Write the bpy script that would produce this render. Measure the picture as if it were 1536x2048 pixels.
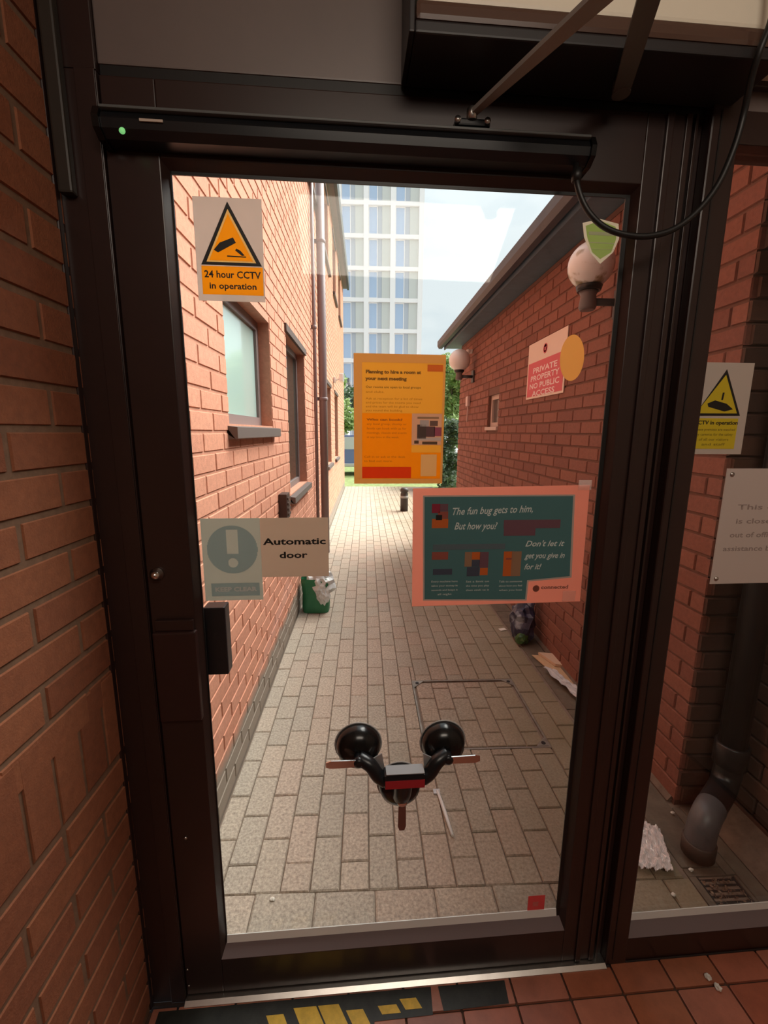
import bpy, bmesh, math, random
from mathutils import Vector, Matrix, noise
random.seed(7)
for o in list(bpy.data.objects): bpy.data.objects.remove(o)
SC = bpy.context.scene
COL = SC.collection
R = math.radians

# ------------------------------------------------------------------ camera
F, YAW, PIT, ROL = 864.6, .0433643, .1828544, .0073885
CAM = Vector((0, 0, 1.52))
cy, sy, cp, sp, cr, sr = math.cos(YAW), math.sin(YAW), math.cos(PIT), math.sin(PIT), math.cos(ROL), math.sin(ROL)
c_f = Vector((sy*cp, cy*cp, -sp)); _r = Vector((cy, -sy, 0)); _u = _r.cross(c_f)
c_r = cr*_r + sr*_u; c_u = -sr*_r + cr*_u
cam = bpy.data.cameras.new('camera'); camo = bpy.data.objects.new('camera', cam); COL.objects.link(camo)
m = Matrix((c_r, c_u, -c_f)).transposed().to_4x4(); m.translation = CAM; camo.matrix_world = m
cam.sensor_fit = 'VERTICAL'; cam.sensor_height = 36; cam.lens = F*36/2048
cam.clip_start = .02; cam.clip_end = 500
SC.camera = camo

# ------------------------------------------------------------------ light
SC.view_settings.view_transform = 'Standard'; SC.view_settings.look = 'None'
SC.view_settings.gamma = 1; SC.view_settings.use_curve_mapping = False
SC.view_settings.exposure = 0.0
W = bpy.data.worlds.new('sky'); SC.world = W; W.use_nodes = True
nt = W.node_tree; nt.nodes.clear()
def N(t, typ, **k):
    n = t.nodes.new(typ)
    for a, b in k.items():
        if a.startswith('_'): n.inputs[a[1:]].default_value = b
        else: setattr(n, a, b)
    return n
out = N(nt, 'ShaderNodeOutputWorld'); bg = N(nt, 'ShaderNodeBackground')
tc = N(nt, 'ShaderNodeTexCoord'); mp = N(nt, 'ShaderNodeMapping'); mp.inputs['Scale'].default_value = (1, 1, 2.6)
nz = N(nt, 'ShaderNodeTexNoise'); nz.inputs['Scale'].default_value = 2.3; nz.inputs['Detail'].default_value = 5; nz.inputs['Roughness'].default_value = .5
rp = N(nt, 'ShaderNodeValToRGB')
rp.color_ramp.elements[0].position = .36; rp.color_ramp.elements[0].color = (.62, .75, .83, 1)
rp.color_ramp.elements[1].position = .56; rp.color_ramp.elements[1].color = (.90, .97, 1.0, 1)
sep = N(nt, 'ShaderNodeSeparateXYZ'); mr = N(nt, 'ShaderNodeMapRange')
mr.inputs['From Min'].default_value = .3; mr.inputs['From Max'].default_value = 1
mr.inputs['To Min'].default_value = .96; mr.inputs['To Max'].default_value = 1.7
nt.links.new(tc.outputs['Generated'], mp.inputs[0]); nt.links.new(mp.outputs[0], nz.inputs['Vector'])
nt.links.new(nz.outputs['Fac'], rp.inputs[0]); nt.links.new(rp.outputs[0], bg.inputs['Color'])
nt.links.new(tc.outputs['Generated'], sep.inputs[0]); nt.links.new(sep.outputs['Z'], mr.inputs['Value'])
nt.links.new(mr.outputs[0], bg.inputs['Strength']); nt.links.new(bg.outputs[0], out.inputs[0])
def light(name, typ, energy, color, loc, rot, **k):
    l = bpy.data.lights.new(name, typ); l.energy = energy; l.color = color
    for a, b in k.items(): setattr(l, a, b)
    o = bpy.data.objects.new(name, l); COL.objects.link(o); o.location = loc; o.rotation_euler = rot
    return o
# veiled sun high on the right of the passage
light('sun', 'SUN', 9.6, (1, .95, .88), (6, 4, 12), (R(-16), R(38), 0), angle=R(50))
# ceiling panel of the lobby behind the camera
light('lobby_light', 'AREA', 18.5, (1, .86, .72), (.35, -.75, 2.66), (R(36), 0, 0), shape='RECTANGLE', size=1.2, size_y=.6)

# ------------------------------------------------------------------ materials
MATS = {}
def mat(name, col, rough=.6, metal=0, var=.0, vscale=20, bump=0, bscale=200, rnd=None, spec=.5, transl=0, stain=None, coat=0, col2=None):
    if name in MATS: return MATS[name]
    M = bpy.data.materials.new(name); M.use_nodes = True; t = M.node_tree
    b = t.nodes['Principled BSDF']; o = t.nodes['Material Output']
    b.inputs['Roughness'].default_value = rough; b.inputs['Metallic'].default_value = metal
    b.inputs['Specular IOR Level'].default_value = spec; b.inputs['Coat Weight'].default_value = coat
    cur = N(t, 'ShaderNodeRGB'); cur.outputs[0].default_value = (*col, 1); cur = cur.outputs[0]
    geo = N(t, 'ShaderNodeNewGeometry')
    def mix(a, bcol, fac, blend='MIX'):
        x = N(t, 'ShaderNodeMix', data_type='RGBA', blend_type=blend)
        if isinstance(fac, float): x.inputs[0].default_value = fac
        else: t.links.new(fac, x.inputs[0])
        t.links.new(a, x.inputs[6])
        if isinstance(bcol, tuple): x.inputs[7].default_value = (*bcol, 1)
        else: t.links.new(bcol, x.inputs[7])
        return x.outputs[2]
    if rnd:
        if rnd == 'obj': rv = N(t, 'ShaderNodeObjectInfo').outputs['Random']
        else: rv = geo.outputs['Random Per Island']
        if col2:
            ra = N(t, 'ShaderNodeValToRGB'); t.links.new(rv, ra.inputs[0])
            cols = [col]+list(col2); els = ra.color_ramp.elements
            els[0].color = (*cols[0], 1); els[1].color = (*cols[-1], 1)
            for i, c in enumerate(cols[1:-1]):
                e = els.new((i+1)/(len(cols)-1)); e.color = (*c, 1)
            cur = ra.outputs[0]
    if var:
        n1 = N(t, 'ShaderNodeTexNoise', _Scale=vscale, _Detail=6.0); n1.inputs['Roughness'].default_value = .7
        t.links.new(geo.outputs['Position'], n1.inputs['Vector'])
        m1 = N(t, 'ShaderNodeMapRange'); t.links.new(n1.outputs['Fac'], m1.inputs['Value'])
        m1.inputs['From Min'].default_value = .3; m1.inputs['From Max'].default_value = .7
        m1.inputs['To Min'].default_value = 1-var; m1.inputs['To Max'].default_value = 1+var
        cc = N(t, 'ShaderNodeCombineColor')
        for i in range(3): t.links.new(m1.outputs[0], cc.inputs[i])
        cur = mix(cur, cc.outputs[0], 1.0, 'MULTIPLY')
    if stain:   # (kind, value, colour): dirt band below a height, or blotches
        kind, val, sc = stain
        n2 = N(t, 'ShaderNodeTexNoise', _Scale=(9.0 if kind == 'low' else 1.6), _Detail=5.0)
        t.links.new(geo.outputs['Position'], n2.inputs['Vector'])
        if kind == 'low':
            s = N(t, 'ShaderNodeSeparateXYZ'); t.links.new(geo.outputs['Position'], s.inputs[0])
            a = N(t, 'ShaderNodeMath', operation='MULTIPLY_ADD'); a.inputs[1].default_value = .12
            t.links.new(n2.outputs['Fac'], a.inputs[0]); t.links.new(s.outputs['Z'], a.inputs[2])
            q = N(t, 'ShaderNodeMapRange'); t.links.new(a.outputs[0], q.inputs['Value'])
            q.inputs['From Min'].default_value = val+.10; q.inputs['From Max'].default_value = val+.04
            fac = q.outputs[0]
        elif kind == 'side':   # moss and dirt on the damp side of the passage
            s = N(t, 'ShaderNodeSeparateXYZ'); t.links.new(geo.outputs['Position'], s.inputs[0])
            a = N(t, 'ShaderNodeMath', operation='MULTIPLY_ADD'); a.inputs[1].default_value = 1.3
            t.links.new(n2.outputs['Fac'], a.inputs[0]); t.links.new(s.outputs['X'], a.inputs[2])
            q = N(t, 'ShaderNodeMapRange'); t.links.new(a.outputs[0], q.inputs['Value'])
            q.inputs['From Min'].default_value = val; q.inputs['From Max'].default_value = val+1.1
            q.inputs['To Max'].default_value = .85
            fac = q.outputs[0]
        else:
            q = N(t, 'ShaderNodeMapRange'); t.links.new(n2.outputs['Fac'], q.inputs['Value'])
            q.inputs['From Min'].default_value = val; q.inputs['From Max'].default_value = val+.12
            n2.inputs['Scale'].default_value = 14
            fac = q.outputs[0]
        cur = mix(cur, sc, fac)
    t.links.new(cur, b.inputs['Base Color'])
    if bump:
        n3 = N(t, 'ShaderNodeTexNoise', _Scale=float(bscale), _Detail=4.0); t.links.new(geo.outputs['Position'], n3.inputs['Vector'])
        bu = N(t, 'ShaderNodeBump'); bu.inputs['Strength'].default_value = bump; bu.inputs['Distance'].default_value = .002
        t.links.new(n3.outputs['Fac'], bu.inputs['Height']); t.links.new(bu.outputs[0], b.inputs['Normal'])
    if transl:
        tr = N(t, 'ShaderNodeBsdfTranslucent'); t.links.new(cur, tr.inputs[0])
        ms = N(t, 'ShaderNodeMixShader'); ms.inputs[0].default_value = transl
        t.links.new(b.outputs[0], ms.inputs[1]); t.links.new(tr.outputs[0], ms.inputs[2]); t.links.new(ms.outputs[0], o.inputs[0])
    MATS[name] = M; return M
def glassmat(name, tint, refl=.06, rough=.02):
    M = bpy.data.materials.new(name); M.use_nodes = True; t = M.node_tree; t.nodes.clear()
    o = N(t, 'ShaderNodeOutputMaterial'); a = N(t, 'ShaderNodeBsdfTransparent'); a.inputs[0].default_value = (*tint, 1)
    g = N(t, 'ShaderNodeBsdfGlossy'); g.inputs['Roughness'].default_value = rough
    lw = N(t, 'ShaderNodeLayerWeight'); lw.inputs[0].default_value = .5
    pw = N(t, 'ShaderNodeMath', operation='POWER'); pw.inputs[1].default_value = 4.0
    ml = N(t, 'ShaderNodeMath', operation='MULTIPLY_ADD'); ml.inputs[1].default_value = .5; ml.inputs[2].default_value = refl
    ml.use_clamp = True
    ms = N(t, 'ShaderNodeMixShader'); t.links.new(lw.outputs['Facing'], pw.inputs[0]); t.links.new(pw.outputs[0], ml.inputs[0]); t.links.new(ml.outputs[0], ms.inputs[0])
    t.links.new(a.outputs[0], ms.inputs[1]); t.links.new(g.outputs[0], ms.inputs[2]); t.links.new(ms.outputs[0], o.inputs[0])
    return M
def haze_film(name, col, opac, tcol=None):   # translucent vinyl: partly see-through
    M = bpy.data.materials.new(name); M.use_nodes = True; t = M.node_tree; t.nodes.clear()
    o = N(t, 'ShaderNodeOutputMaterial'); a = N(t, 'ShaderNodeBsdfTransparent')
    tr = N(t, 'ShaderNodeBsdfTranslucent'); tr.inputs[0].default_value = (*col, 1)
    d = N(t, 'ShaderNodeBsdfDiffuse'); d.inputs[0].default_value = (*col, 1)
    m1 = N(t, 'ShaderNodeMixShader'); m1.inputs[0].default_value = .35
    t.links.new(tr.outputs[0], m1.inputs[1]); t.links.new(d.outputs[0], m1.inputs[2])
    ms = N(t, 'ShaderNodeMixShader'); ms.inputs[0].default_value = opac
    t.links.new(a.outputs[0], ms.inputs[1]); t.links.new(m1.outputs[0], ms.inputs[2]); t.links.new(ms.outputs[0], o.inputs[0])
    return M

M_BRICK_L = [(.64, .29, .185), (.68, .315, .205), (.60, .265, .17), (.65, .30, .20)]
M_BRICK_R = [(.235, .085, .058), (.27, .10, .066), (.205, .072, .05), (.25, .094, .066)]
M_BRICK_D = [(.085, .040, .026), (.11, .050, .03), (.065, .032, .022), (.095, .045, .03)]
M_BRICK_I = [(.27, .092, .042), (.31, .110, .05), (.235, .076, .034), (.29, .102, .05)]
def brickmats(nm, cols, stain=None):
    return {k: mat('brick_'+nm+'_'+k, cols[0], .85, var=.16, vscale=60, bump=.5, bscale=260, rnd=k, col2=cols[1:], stain=stain) for k in ('obj', 'island')}
BL = brickmats('left', M_BRICK_L, ('low', .2, (.30, .25, .20)))
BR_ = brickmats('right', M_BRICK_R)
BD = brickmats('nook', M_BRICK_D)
BI = brickmats('inner', M_BRICK_I)
MORT_L = mat('mortar_left', (.56, .27, .18), .9, var=.15, vscale=50, stain=('low', .2, (.26, .22, .18)))
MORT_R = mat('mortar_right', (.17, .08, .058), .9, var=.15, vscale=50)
MORT_I = mat('mortar_inner', (.20, .115, .07), .9, var=.2, vscale=50)
BRONZE = mat('bronze_aluminium', (.026, .012, .010), .34, var=.1, vscale=9, spec=.6)
BRONZE2 = mat('bronze_panel', (.15, .115, .105), .42, var=.06, vscale=5, spec=1)  # base colour raised to stand in for the ceiling's reflection
BLACK = mat('black_plastic', (.009, .010, .012), .3)
RUB = mat('black_rubber', (.008, .008, .008), .45)
RUBG = mat('glossy_rubber', (.006, .006, .006), .22)
SILV = mat('brushed_aluminium', (.62, .60, .57), .32, 1, var=.08, vscale=30)
CHROME = mat('chrome', (.80, .77, .74), .15, 1)
WHITE = mat('white_plastic', (.80, .79, .77), .4)
GLASS = glassmat('clear_glass', (.97, .985, .98), .02)
PIPE = mat('black_pipe', (.010, .010, .011), .35)
PIPEG = mat('grey_pipe', (.23, .17, .17), .45)
CONC = mat('concrete', (.15, .12, .09), .9, var=.25, vscale=14, bump=.4)
SLATE = mat('slate', (.16, .16, .17), .7, var=.2, vscale=12, bump=.3)
FASC = mat('fascia', (.07, .115, .155), .5, var=.1)
SOFF = mat('soffit', (.09, .14, .18), .6, var=.15, vscale=10)
GRASS = mat('grass', (.24, .30, .11), .9, var=.4, vscale=8)

# ------------------------------------------------------------------ helpers
def ray(x, y): return c_r*((x-768)/F) - c_u*((y-1024)/F) + c_f
def px(p):
    d = Vector(p)-CAM; w = d.dot(c_f)
    return (768+F*d.dot(c_r)/w, 1024-F*d.dot(c_u)/w, w)
def atX(x, y, X): d = ray(x, y); return CAM+d*(X/d.x)
def flr(x, y, z=0): d = ray(x, y); return CAM+d*((z-CAM.z)/d.z)
A = .0354887; DO = Vector((0, .955, 0))
ex = Vector((math.cos(A), math.sin(A), 0)); ey = Vector((-math.sin(A), math.cos(A), 0))
def D(x, y, v=0):     # point of the door plane (u, z) seen at a pixel
    d = ray(x, y); p = CAM+d*(((DO-CAM).dot(ey)+v)/d.dot(ey))-DO
    return p.dot(ex), p.z
def link(name, me, m=None, parent=None, loc=None, rotz=0):
    o = bpy.data.objects.new(name, me); COL.objects.link(o)
    if m is not None and me is not None and not me.materials: me.materials.append(m)
    if parent: o.parent = parent
    if loc is not None: o.location = loc
    if rotz: o.rotation_euler = (0, 0, rotz)
    return o
def tag(o, label=None, cat=None, group=None, kind=None):
    if label: o['label'] = label
    if cat: o['category'] = cat
    if group: o['group'] = group
    if kind: o['kind'] = kind
    return o
def empty(name, loc=(0, 0, 0), rotz=0, parent=None): return link(name, None, None, parent, loc, rotz)
class B:
    def __init__(s): s.v = []; s.f = []; s.sm = []
    def add(s, vs, fs, smooth=False):
        n = len(s.v); s.v += [tuple(v) for v in vs]; s.f += [tuple(i+n for i in f) for f in fs]; s.sm += [smooth]*len(fs); return s
    def box(s, a, b, c=0):
        (x0, y0, z0), (x1, y1, z1) = [min(i, j) for i, j in zip(a, b)], [max(i, j) for i, j in zip(a, b)]
        if c:
            bm = bmesh.new(); bmesh.ops.create_cube(bm, size=1)
            bmesh.ops.scale(bm, vec=(x1-x0, y1-y0, z1-z0), verts=bm.verts)
            bmesh.ops.bevel(bm, geom=bm.edges[:], offset=min(c, .45*min(x1-x0, y1-y0, z1-z0)), segments=2, affect='EDGES', profile=.6)
            cx, cyy, cz = (x0+x1)/2, (y0+y1)/2, (z0+z1)/2
            bm.verts.index_update()
            s.add([(v.co.x+cx, v.co.y+cyy, v.co.z+cz) for v in bm.verts], [[v.index for v in f.verts] for f in bm.faces]); bm.free(); return s
        v = [(x0,y0,z0),(x1,y0,z0),(x1,y1,z0),(x0,y1,z0),(x0,y0,z1),(x1,y0,z1),(x1,y1,z1),(x0,y1,z1)]
        return s.add(v, [(0,3,2,1),(4,5,6,7),(0,1,5,4),(1,2,6,5),(2,3,7,6),(3,0,4,7)])
    def prism(s, pts, ax, a, b):   # polygon pts in the plane across axis ax, extruded a..b
        n = len(pts)
        def P(p, q): return {'x': (q, p[0], p[1]), 'y': (p[0], q, p[1]), 'z': (p[0], p[1], q)}[ax]
        v = [P(p, a) for p in pts]+[P(p, b) for p in pts]
        return s.add(v, [tuple(range(n))[::-1], tuple(range(n, 2*n))]+[(i, (i+1) % n, n+(i+1) % n, n+i) for i in range(n)])
    def tube(s, pts, r, n=12, cap=True):
        pts = [Vector(p) for p in pts]; rr = r if isinstance(r, (list, tuple)) else [r]*len(pts)
        t0 = (pts[1]-pts[0]).normalized(); a = t0.orthogonal().normalized(); vs = []
        for i, p in enumerate(pts):
            t = ((pts[min(i+1, len(pts)-1)]-p).normalized()+(p-pts[max(i-1, 0)]).normalized()).normalized()
            a = (a-t*a.dot(t)).normalized(); b = t.cross(a)
            for k in range(n):
                q = 2*math.pi*k/n; vs.append(p+rr[i]*(a*math.cos(q)+b*math.sin(q)))
        fs = [(i*n+k, i*n+(k+1) % n, (i+1)*n+(k+1) % n, (i+1)*n+k) for i in range(len(pts)-1) for k in range(n)]
        s.add(vs, fs, True)
        if cap: s.f += [tuple(len(s.v)-len(vs)+k for k in range(n))[::-1], tuple(len(s.v)-n+k for k in range(n))]; s.sm += [False, False]
        return s
    def lathe(s, prof, c, axis='z', n=24, flip=1):   # prof: (r, h) along axis from c
        vs = []
        for r, h in prof:
            for k in range(n):
                q = 2*math.pi*k/n; x, y = r*math.cos(q), r*math.sin(q)
                vs.append({'z': (c[0]+x, c[1]+y, c[2]+h), 'y': (c[0]+x, c[1]+h, c[2]-y), 'x': (c[0]+h, c[1]+x, c[2]+y)}[axis])
        fs = [(i*n+k, i*n+(k+1) % n, (i+1)*n+(k+1) % n, (i+1)*n+k) for i in range(len(prof)-1) for k in range(n)]
        s.add(vs, fs, True)
        b0 = len(s.v)-len(vs)
        if prof[0][0] > 1e-5: s.f.append(tuple(b0+k for k in range(n))[::-1]); s.sm.append(False)
        if prof[-1][0] > 1e-5: s.f.append(tuple(len(s.v)-n+k for k in range(n))); s.sm.append(False)
        return s
    def xf(s, M):
        s.v = [tuple(M @ Vector(v)) for v in s.v]; return s
    def mesh(s, name):
        me = bpy.data.meshes.new(name); me.from_pydata(s.v, [], s.f)
        me.polygons.foreach_set('use_smooth', s.sm); me.update(); return me
    def build(s, name, m, parent=None, **k): return link(name, s.mesh(name), m, parent, **k)
def polyplate(pts, y0, y1): return B().prism(pts, 'y', y0, y1)
_tc = {}
def text(body, size, bold=0., align='CENTER', italic=0, space=1.0, key=None):
    cu = bpy.data.curves.new('t', 'FONT'); cu.body = body; cu.size = size; cu.align_x = align; cu.align_y = 'CENTER'
    cu.offset = bold; cu.shear = italic; cu.resolution_u = 2; cu.space_line = space; cu.fill_mode = 'FRONT'
    o = bpy.data.objects.new('t', cu); COL.objects.link(o)
    me = bpy.data.meshes.new_from_object(o, depsgraph=bpy.context.evaluated_depsgraph_get())
    bpy.data.objects.remove(o); return me
def put_text(parent, body, u, z, v, size, m, width=None, bold=0., align='CENTER', italic=0, space=1.0, name='lettering', mirror=False, wallX=None, rot=0):
    """flat lettering facing the camera side (-y), or facing -x on a wall when wallX is set"""
    me = text(body, size, bold, align, italic, space); k = 1
    if width and len(me.vertices):
        w = max(q.co.x for q in me.vertices)-min(q.co.x for q in me.vertices); k = width/w
    for q in me.vertices:
        x, y = q.co.x*k*(-1 if mirror else 1), q.co.y
        x, y = x*math.cos(rot)-y*math.sin(rot), x*math.sin(rot)+y*math.cos(rot)
        q.co = (u+x, v, z+y) if wallX is None else (wallX, u-x, z+y)
    return link(name, me, m, parent)

def smooth(pts, n=6):
    P_ = [pts[0]]+pts+[pts[-1]]; o = []
    for i in range(1, len(P_)-2):
        a, b, c, d = P_[i-1], P_[i], P_[i+1], P_[i+2]
        for k in range(n):
            t = k/n; o.append(.5*((2*b)+(c-a)*t+(2*a-5*b+4*c-d)*t*t+(3*b-a-3*c+d)*t**3))
    o.append(P_[-2]); return o

# ------------------------------------------------------------------ brickwork
def unit_brick():      # 1 x 1 x 1, face towards -y with a chamfer, back open
    e = .5; i = .485; j = .455
    v = [(-e,.5,-e),(e,.5,-e),(e,.5,e),(-e,.5,e),(-e,-.3,-e),(e,-.3,-e),(e,-.3,e),(-e,-.3,e),(-i,-.5,-j),(i,-.5,-j),(i,-.5,j),(-i,-.5,j)]
    return v, [(0,1,5,4),(1,2,6,5),(2,3,7,6),(3,0,4,7),(4,5,9,8),(5,6,10,9),(6,7,11,10),(7,4,8,11),(8,9,10,11)]
UBV, UBF = unit_brick()
def cut(intervals, a, b):
    res = []
    for s, e in intervals:
        if b <= s or a >= e: res.append((s, e)); continue
        if a > s: res.append((s, a))
        if b < e: res.append((b, e))
    return res
def brick_wall(parent, P, mats, s0, s1, z0, z1, holes=(), zj=.011, limit=300, soldier=None, off=0, minvis=None, depth=.03):
    """P(s, z) -> (world point, rotation about z).  Bricks stand proud of the backing by depth/2"""
    L, H, J = .225, .075, .010
    holes = [(a-.004, b+.004, c-.004, d+.004) for a, b, c, d in holes]
    items = []
    def put(a, b, c, d):
        if b-a < .025 or d-c < .02: return
        items.append((a, b, c, d))
    k = math.floor((z0-zj)/H)
    while zj+k*H < z1:
        c, d = zj+k*H+J, zj+(k+1)*H; k += 1
        if soldier and c > soldier[0] and d < soldier[1]: continue
        c, d = max(c, z0), min(d, z1)
        if d-c < .02: continue
        iv = [(s0, s1)]
        for (ha, hb, hc, hd) in holes:
            if c < hd-.001 and d > hc+.001: iv = cut(iv, ha, hb)
        st = off+(L/2 if k % 2 else 0)
        n = math.floor((s0-st)/L)-1
        while st+n*L < s1:
            a, b = st+n*L, st+(n+1)*L-J; n += 1
            for s, e in iv:
                put(max(a, s), min(b, e), c, d)
    if soldier:
        n = 0
        while s0+n*H < s1: put(s0+n*H, min(s0+(n+1)*H-J, s1), soldier[0]+J, soldier[1]); n += 1
    rank = []
    for it in items:
        a, b, c, d = it; p0, rz = P(a, c); p1, _ = P(b, d)
        q0, q1 = px(p0), px(p1); area = 0
        if q0[2] > .1 and q1[2] > .1:
            mx, my = (q0[0]+q1[0])/2, (q0[1]+q1[1])/2
            if -40 < mx < 1576 and -40 < my < 2088: area = abs(q0[0]-q1[0])*abs(q0[1]-q1[1])
            if minvis and not minvis(mx, my): area = 0
        rank.append((area, it))
    rank.sort(key=lambda t: -t[0])
    me = bpy.data.meshes.new('brick'); me.from_pydata(UBV, [], UBF); me.materials.append(mats['obj'])
    bulk = B(); n = 0
    for area, (a, b, c, d) in rank:
        p, rz = P((a+b)/2, (c+d)/2); jit = random.uniform(-.0012, .0012)
        if area > 0 and n < limit:
            o = bpy.data.objects.new('brick', me); COL.objects.link(o); o.parent = parent
            o.location = p; o.rotation_euler = (random.uniform(-.004, .004), random.uniform(-.004, .004), rz)
            o.scale = (b-a, depth+jit, d-c); n += 1
        else:
            ca, sa = math.cos(rz), math.sin(rz)
            vs = []
            for x, y, z in UBV:
                x, y, z = x*(b-a), y*(depth+jit), z*(d-c)
                vs.append((p[0]+x*ca-y*sa, p[1]+x*sa+y*ca, p[2]+z))
            bulk.add(vs, UBF)
    if bulk.v: tag(bulk.build('brickwork', mats['island'], parent), kind='stuff')
def backing(s0, s1, z0, z1, holes):
    """rectangles covering the wall minus its openings"""
    zs = sorted({z0, z1, *[h for x in holes for h in (x[2], x[3])]}); zs = [z for z in zs if z0 <= z <= z1]
    out = []
    for c, d in zip(zs, zs[1:]):
        iv = [(s0, s1)]
        for (ha, hb, hc, hd) in holes:
            if c < hd-.001 and d > hc+.001: iv = cut(iv, ha, hb)
        out += [(a, b, c, d) for a, b in iv]
    return out
# ================================================================== STRUCTURE: lobby
LW = -.585
wl = B().box((LW+.0105, -2.6, 0), (LW-.22, .945, 2.75)).build('wall_left', MORT_I); tag(wl, 'orange brown brick lobby wall at left of the door', kind='structure')
brick_wall(wl, lambda s, z: ((LW-.001+.0, s, z), R(90)), BI, -.4, .943, 0.011, 2.74, zj=1.516-.075*21, soldier=(.766, .991), off=.165, depth=.03)
tag(B().box((LW, -2.6, -.12), (1.7, -2.75, 2.9)).build('wall_back', mat('plaster', (.55, .48, .40), .8)), kind='structure')
tag(B().box((1.62, -2.6, 0), (1.8, 1.0, 2.75)).build('wall_right', mat('plaster_right', (.50, .42, .34), .8)), kind='structure')
tag(B().box((-.66, .932, -.12), (1.8, 1.0615, -.0125)).build('trim_3', MATS.get('grout') or mat('sill_bed', (.05, .03, .025), .9)), 'concrete bed under the door sill', kind='structure')
tag(B().box((-.8, -2.6, 2.75), (1.8, 1.03, 2.95)).build('ceiling', mat('ceiling_paint', (.75, .70, .60), .8)), kind='structure')
tag(B().box((-.8, 1.00, 2.80), (4.2, 1.03, 5.2)).box((-.95, .945, 0), (-.62, 1.05, 2.8)).box((1.56, 1.0, 0), (1.8, 1.06, 2.8)).build('wall_front', mat('front_render', (.30, .14, .10), .9)), kind='structure')

# quarry tile floor, laid square to the door
fl = tag(B().box((-.62, -3.5, -.10), (1.75, -.02, -.006)).build('floor', mat('grout', (.085, .045, .03), .9, var=.2), loc=DO, rotz=A), 'red quarry tile lobby floor', kind='structure')
TILE = mat('quarry_tile', (.42, .15, .075), .42, var=.22, vscale=9, rnd='obj', col2=[(.36, .10, .055), (.50, .20, .13), (.32, .10, .06), (.44, .14, .08)], spec=.6, bump=.08, bscale=90)
tb = B().box((-.5, -.5, -.5), (.5, .5, .5), .03).mesh('tile'); tb.materials.append(TILE)
T = .1515
for i in range(-7, 9):
    for j in range(-1, 8):
        u0, u1 = .406+i*T, .406+(i+1)*T; v1 = -.079-(j)*T; v0 = v1-T; u0c, u1c = max(u0, -.57), min(u1, 1.58); v1 = min(v1, -.0075 if u0c > .70 else -.0145)
        if u1c-u0c < .02: continue
        o = link('tile', tb, None, fl, ((u0c+u1c)/2, (v0+v1)/2, -.005)); o.scale = (u1c-u0c-.006, v1-v0-.006, .012)
# joined tiles behind the camera's feet
far = B()
for i in range(-7, 9):
    for j in range(8, 20):
        u0, u1 = max(.406+i*T, -.57), min(.406+(i+1)*T, 1.58)
        if u1-u0 > .02: far.box((u0+.003, -.079-(j+1)*T+.003, -.011), (u1-.003, -.079-j*T-.003, .001))
tag(far.build('tiling', TILE, fl), kind='stuff')

# ================================================================== door frame and transom (door space: x=u, y=v, z)
fr = tag(empty('trim_1', DO, A), 'dark bronze aluminium door frame with jambs and central post', kind='structure')
def fp(name, m=BRONZE, parent=None):
    return lambda *bx, c=.002: [b_.build(name, m, parent or fr) for b_ in [mk(bx, c)]][0]
def mk(bx, c):
    b = B()
    for q in bx: b.box(q[:3], q[3:], c)
    return b
fp('left_jamb')((-.625, -.004, 0, -.487, .10, 2.16))
fp('jamb_strip')((-.583, -.020, 0, -.571, -.0045, 2.75), c=.003)
fp('jamb_strip')((-.600, -.012, 0, -.588, -.0045, 2.75), c=.003)
fp('jamb_cover', BRONZE)((-.524, -.0075, 0, -.4885, -.0045, 2.16), c=.001)
fp('cable_channel', mat('channel', (.035, .028, .022), .4))((-.566, -.022, 1.95, -.540, -.0045, 2.75), c=.004)
fp('left_jamb')((-.625, -.004, 2.1605, -.487, .10, 2.78))
fp('hinge_jamb')((.664, .012, 0, .6945, .10, 2.16))
fp('hinge_bead')((.672, .002, 0, .678, .0115, 2.16), c=.001)
fp('central_post')((.695, -.012, 0, .757, .10, 2.78), c=.004)
fp('post_groove', RUB)((.7135, -.0135, 0.02, .7165, -.0122, 2.16), c=0)
fp('head_bar')((-.4865, .03, 2.16, .6945, .10, 2.175))
fp('transom_panel', BRONZE2)((-.4865, .004, 2.175, .6945, .03, 2.78), c=.003)
# threshold
tag(B().prism([(-.022, .0), (.12, .0), (.12, .010), (-.012, .010), (-.022, .004)], 'x', -.486, .694).build('trim_2', SILV, loc=DO, rotz=A), 'worn silver aluminium threshold strip under the door', kind='structure')

# ---- door leaf
dr = tag(empty('door_1', DO, A), 'dark bronze glazed automatic door', kind='structure')
gl0, gl1, gz0, gz1 = -.388, .568, .122, 2.026
fp('stile', parent=dr)((-.4845, 0, .0125, gl0, .045, 2.155))
fp('stile', parent=dr)((gl1, 0, .0125, .661, .045, 2.155))
fp('stile_bead', parent=dr)((.606, -.006, .0125, .622, -.0002, 2.155), c=.004)
fp('stile_edge', parent=dr)((.648, -.004, .0125, .661, -.0002, 2.155), c=.002)
fp('top_rail', parent=dr)((gl0+.0003, 0, gz1, gl1-.0003, .045, 2.155))
fp('bottom_rail', parent=dr)((gl0+.0003, 0, .0125, gl1-.0003, .045, gz0))
bd = 0.017
B().prism([(-.0, gz0), (.018, gz0+.030), (.018, gz0)], 'x', gl0, gl1).build('glazing_bead', mat('bead_skylit', (.22, .18, .185), .35), dr)  # outdoor sky light on the bottom beads is put into this paler colour
B().prism([(gl0, 0), (gl0+.010, .018), (gl0, .018)], 'z', gz0, gz1).build('glazing_bead', BRONZE, dr)
B().prism([(gl1, 0), (gl1, .018), (gl1-.010, .018)], 'z', gz0, gz1).build('glazing_bead', BRONZE, dr)
B().prism([(0, gz1), (.018, gz1), (.018, gz1-.012)], 'x', gl0, gl1).build('glazing_bead', BRONZE, dr)
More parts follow.
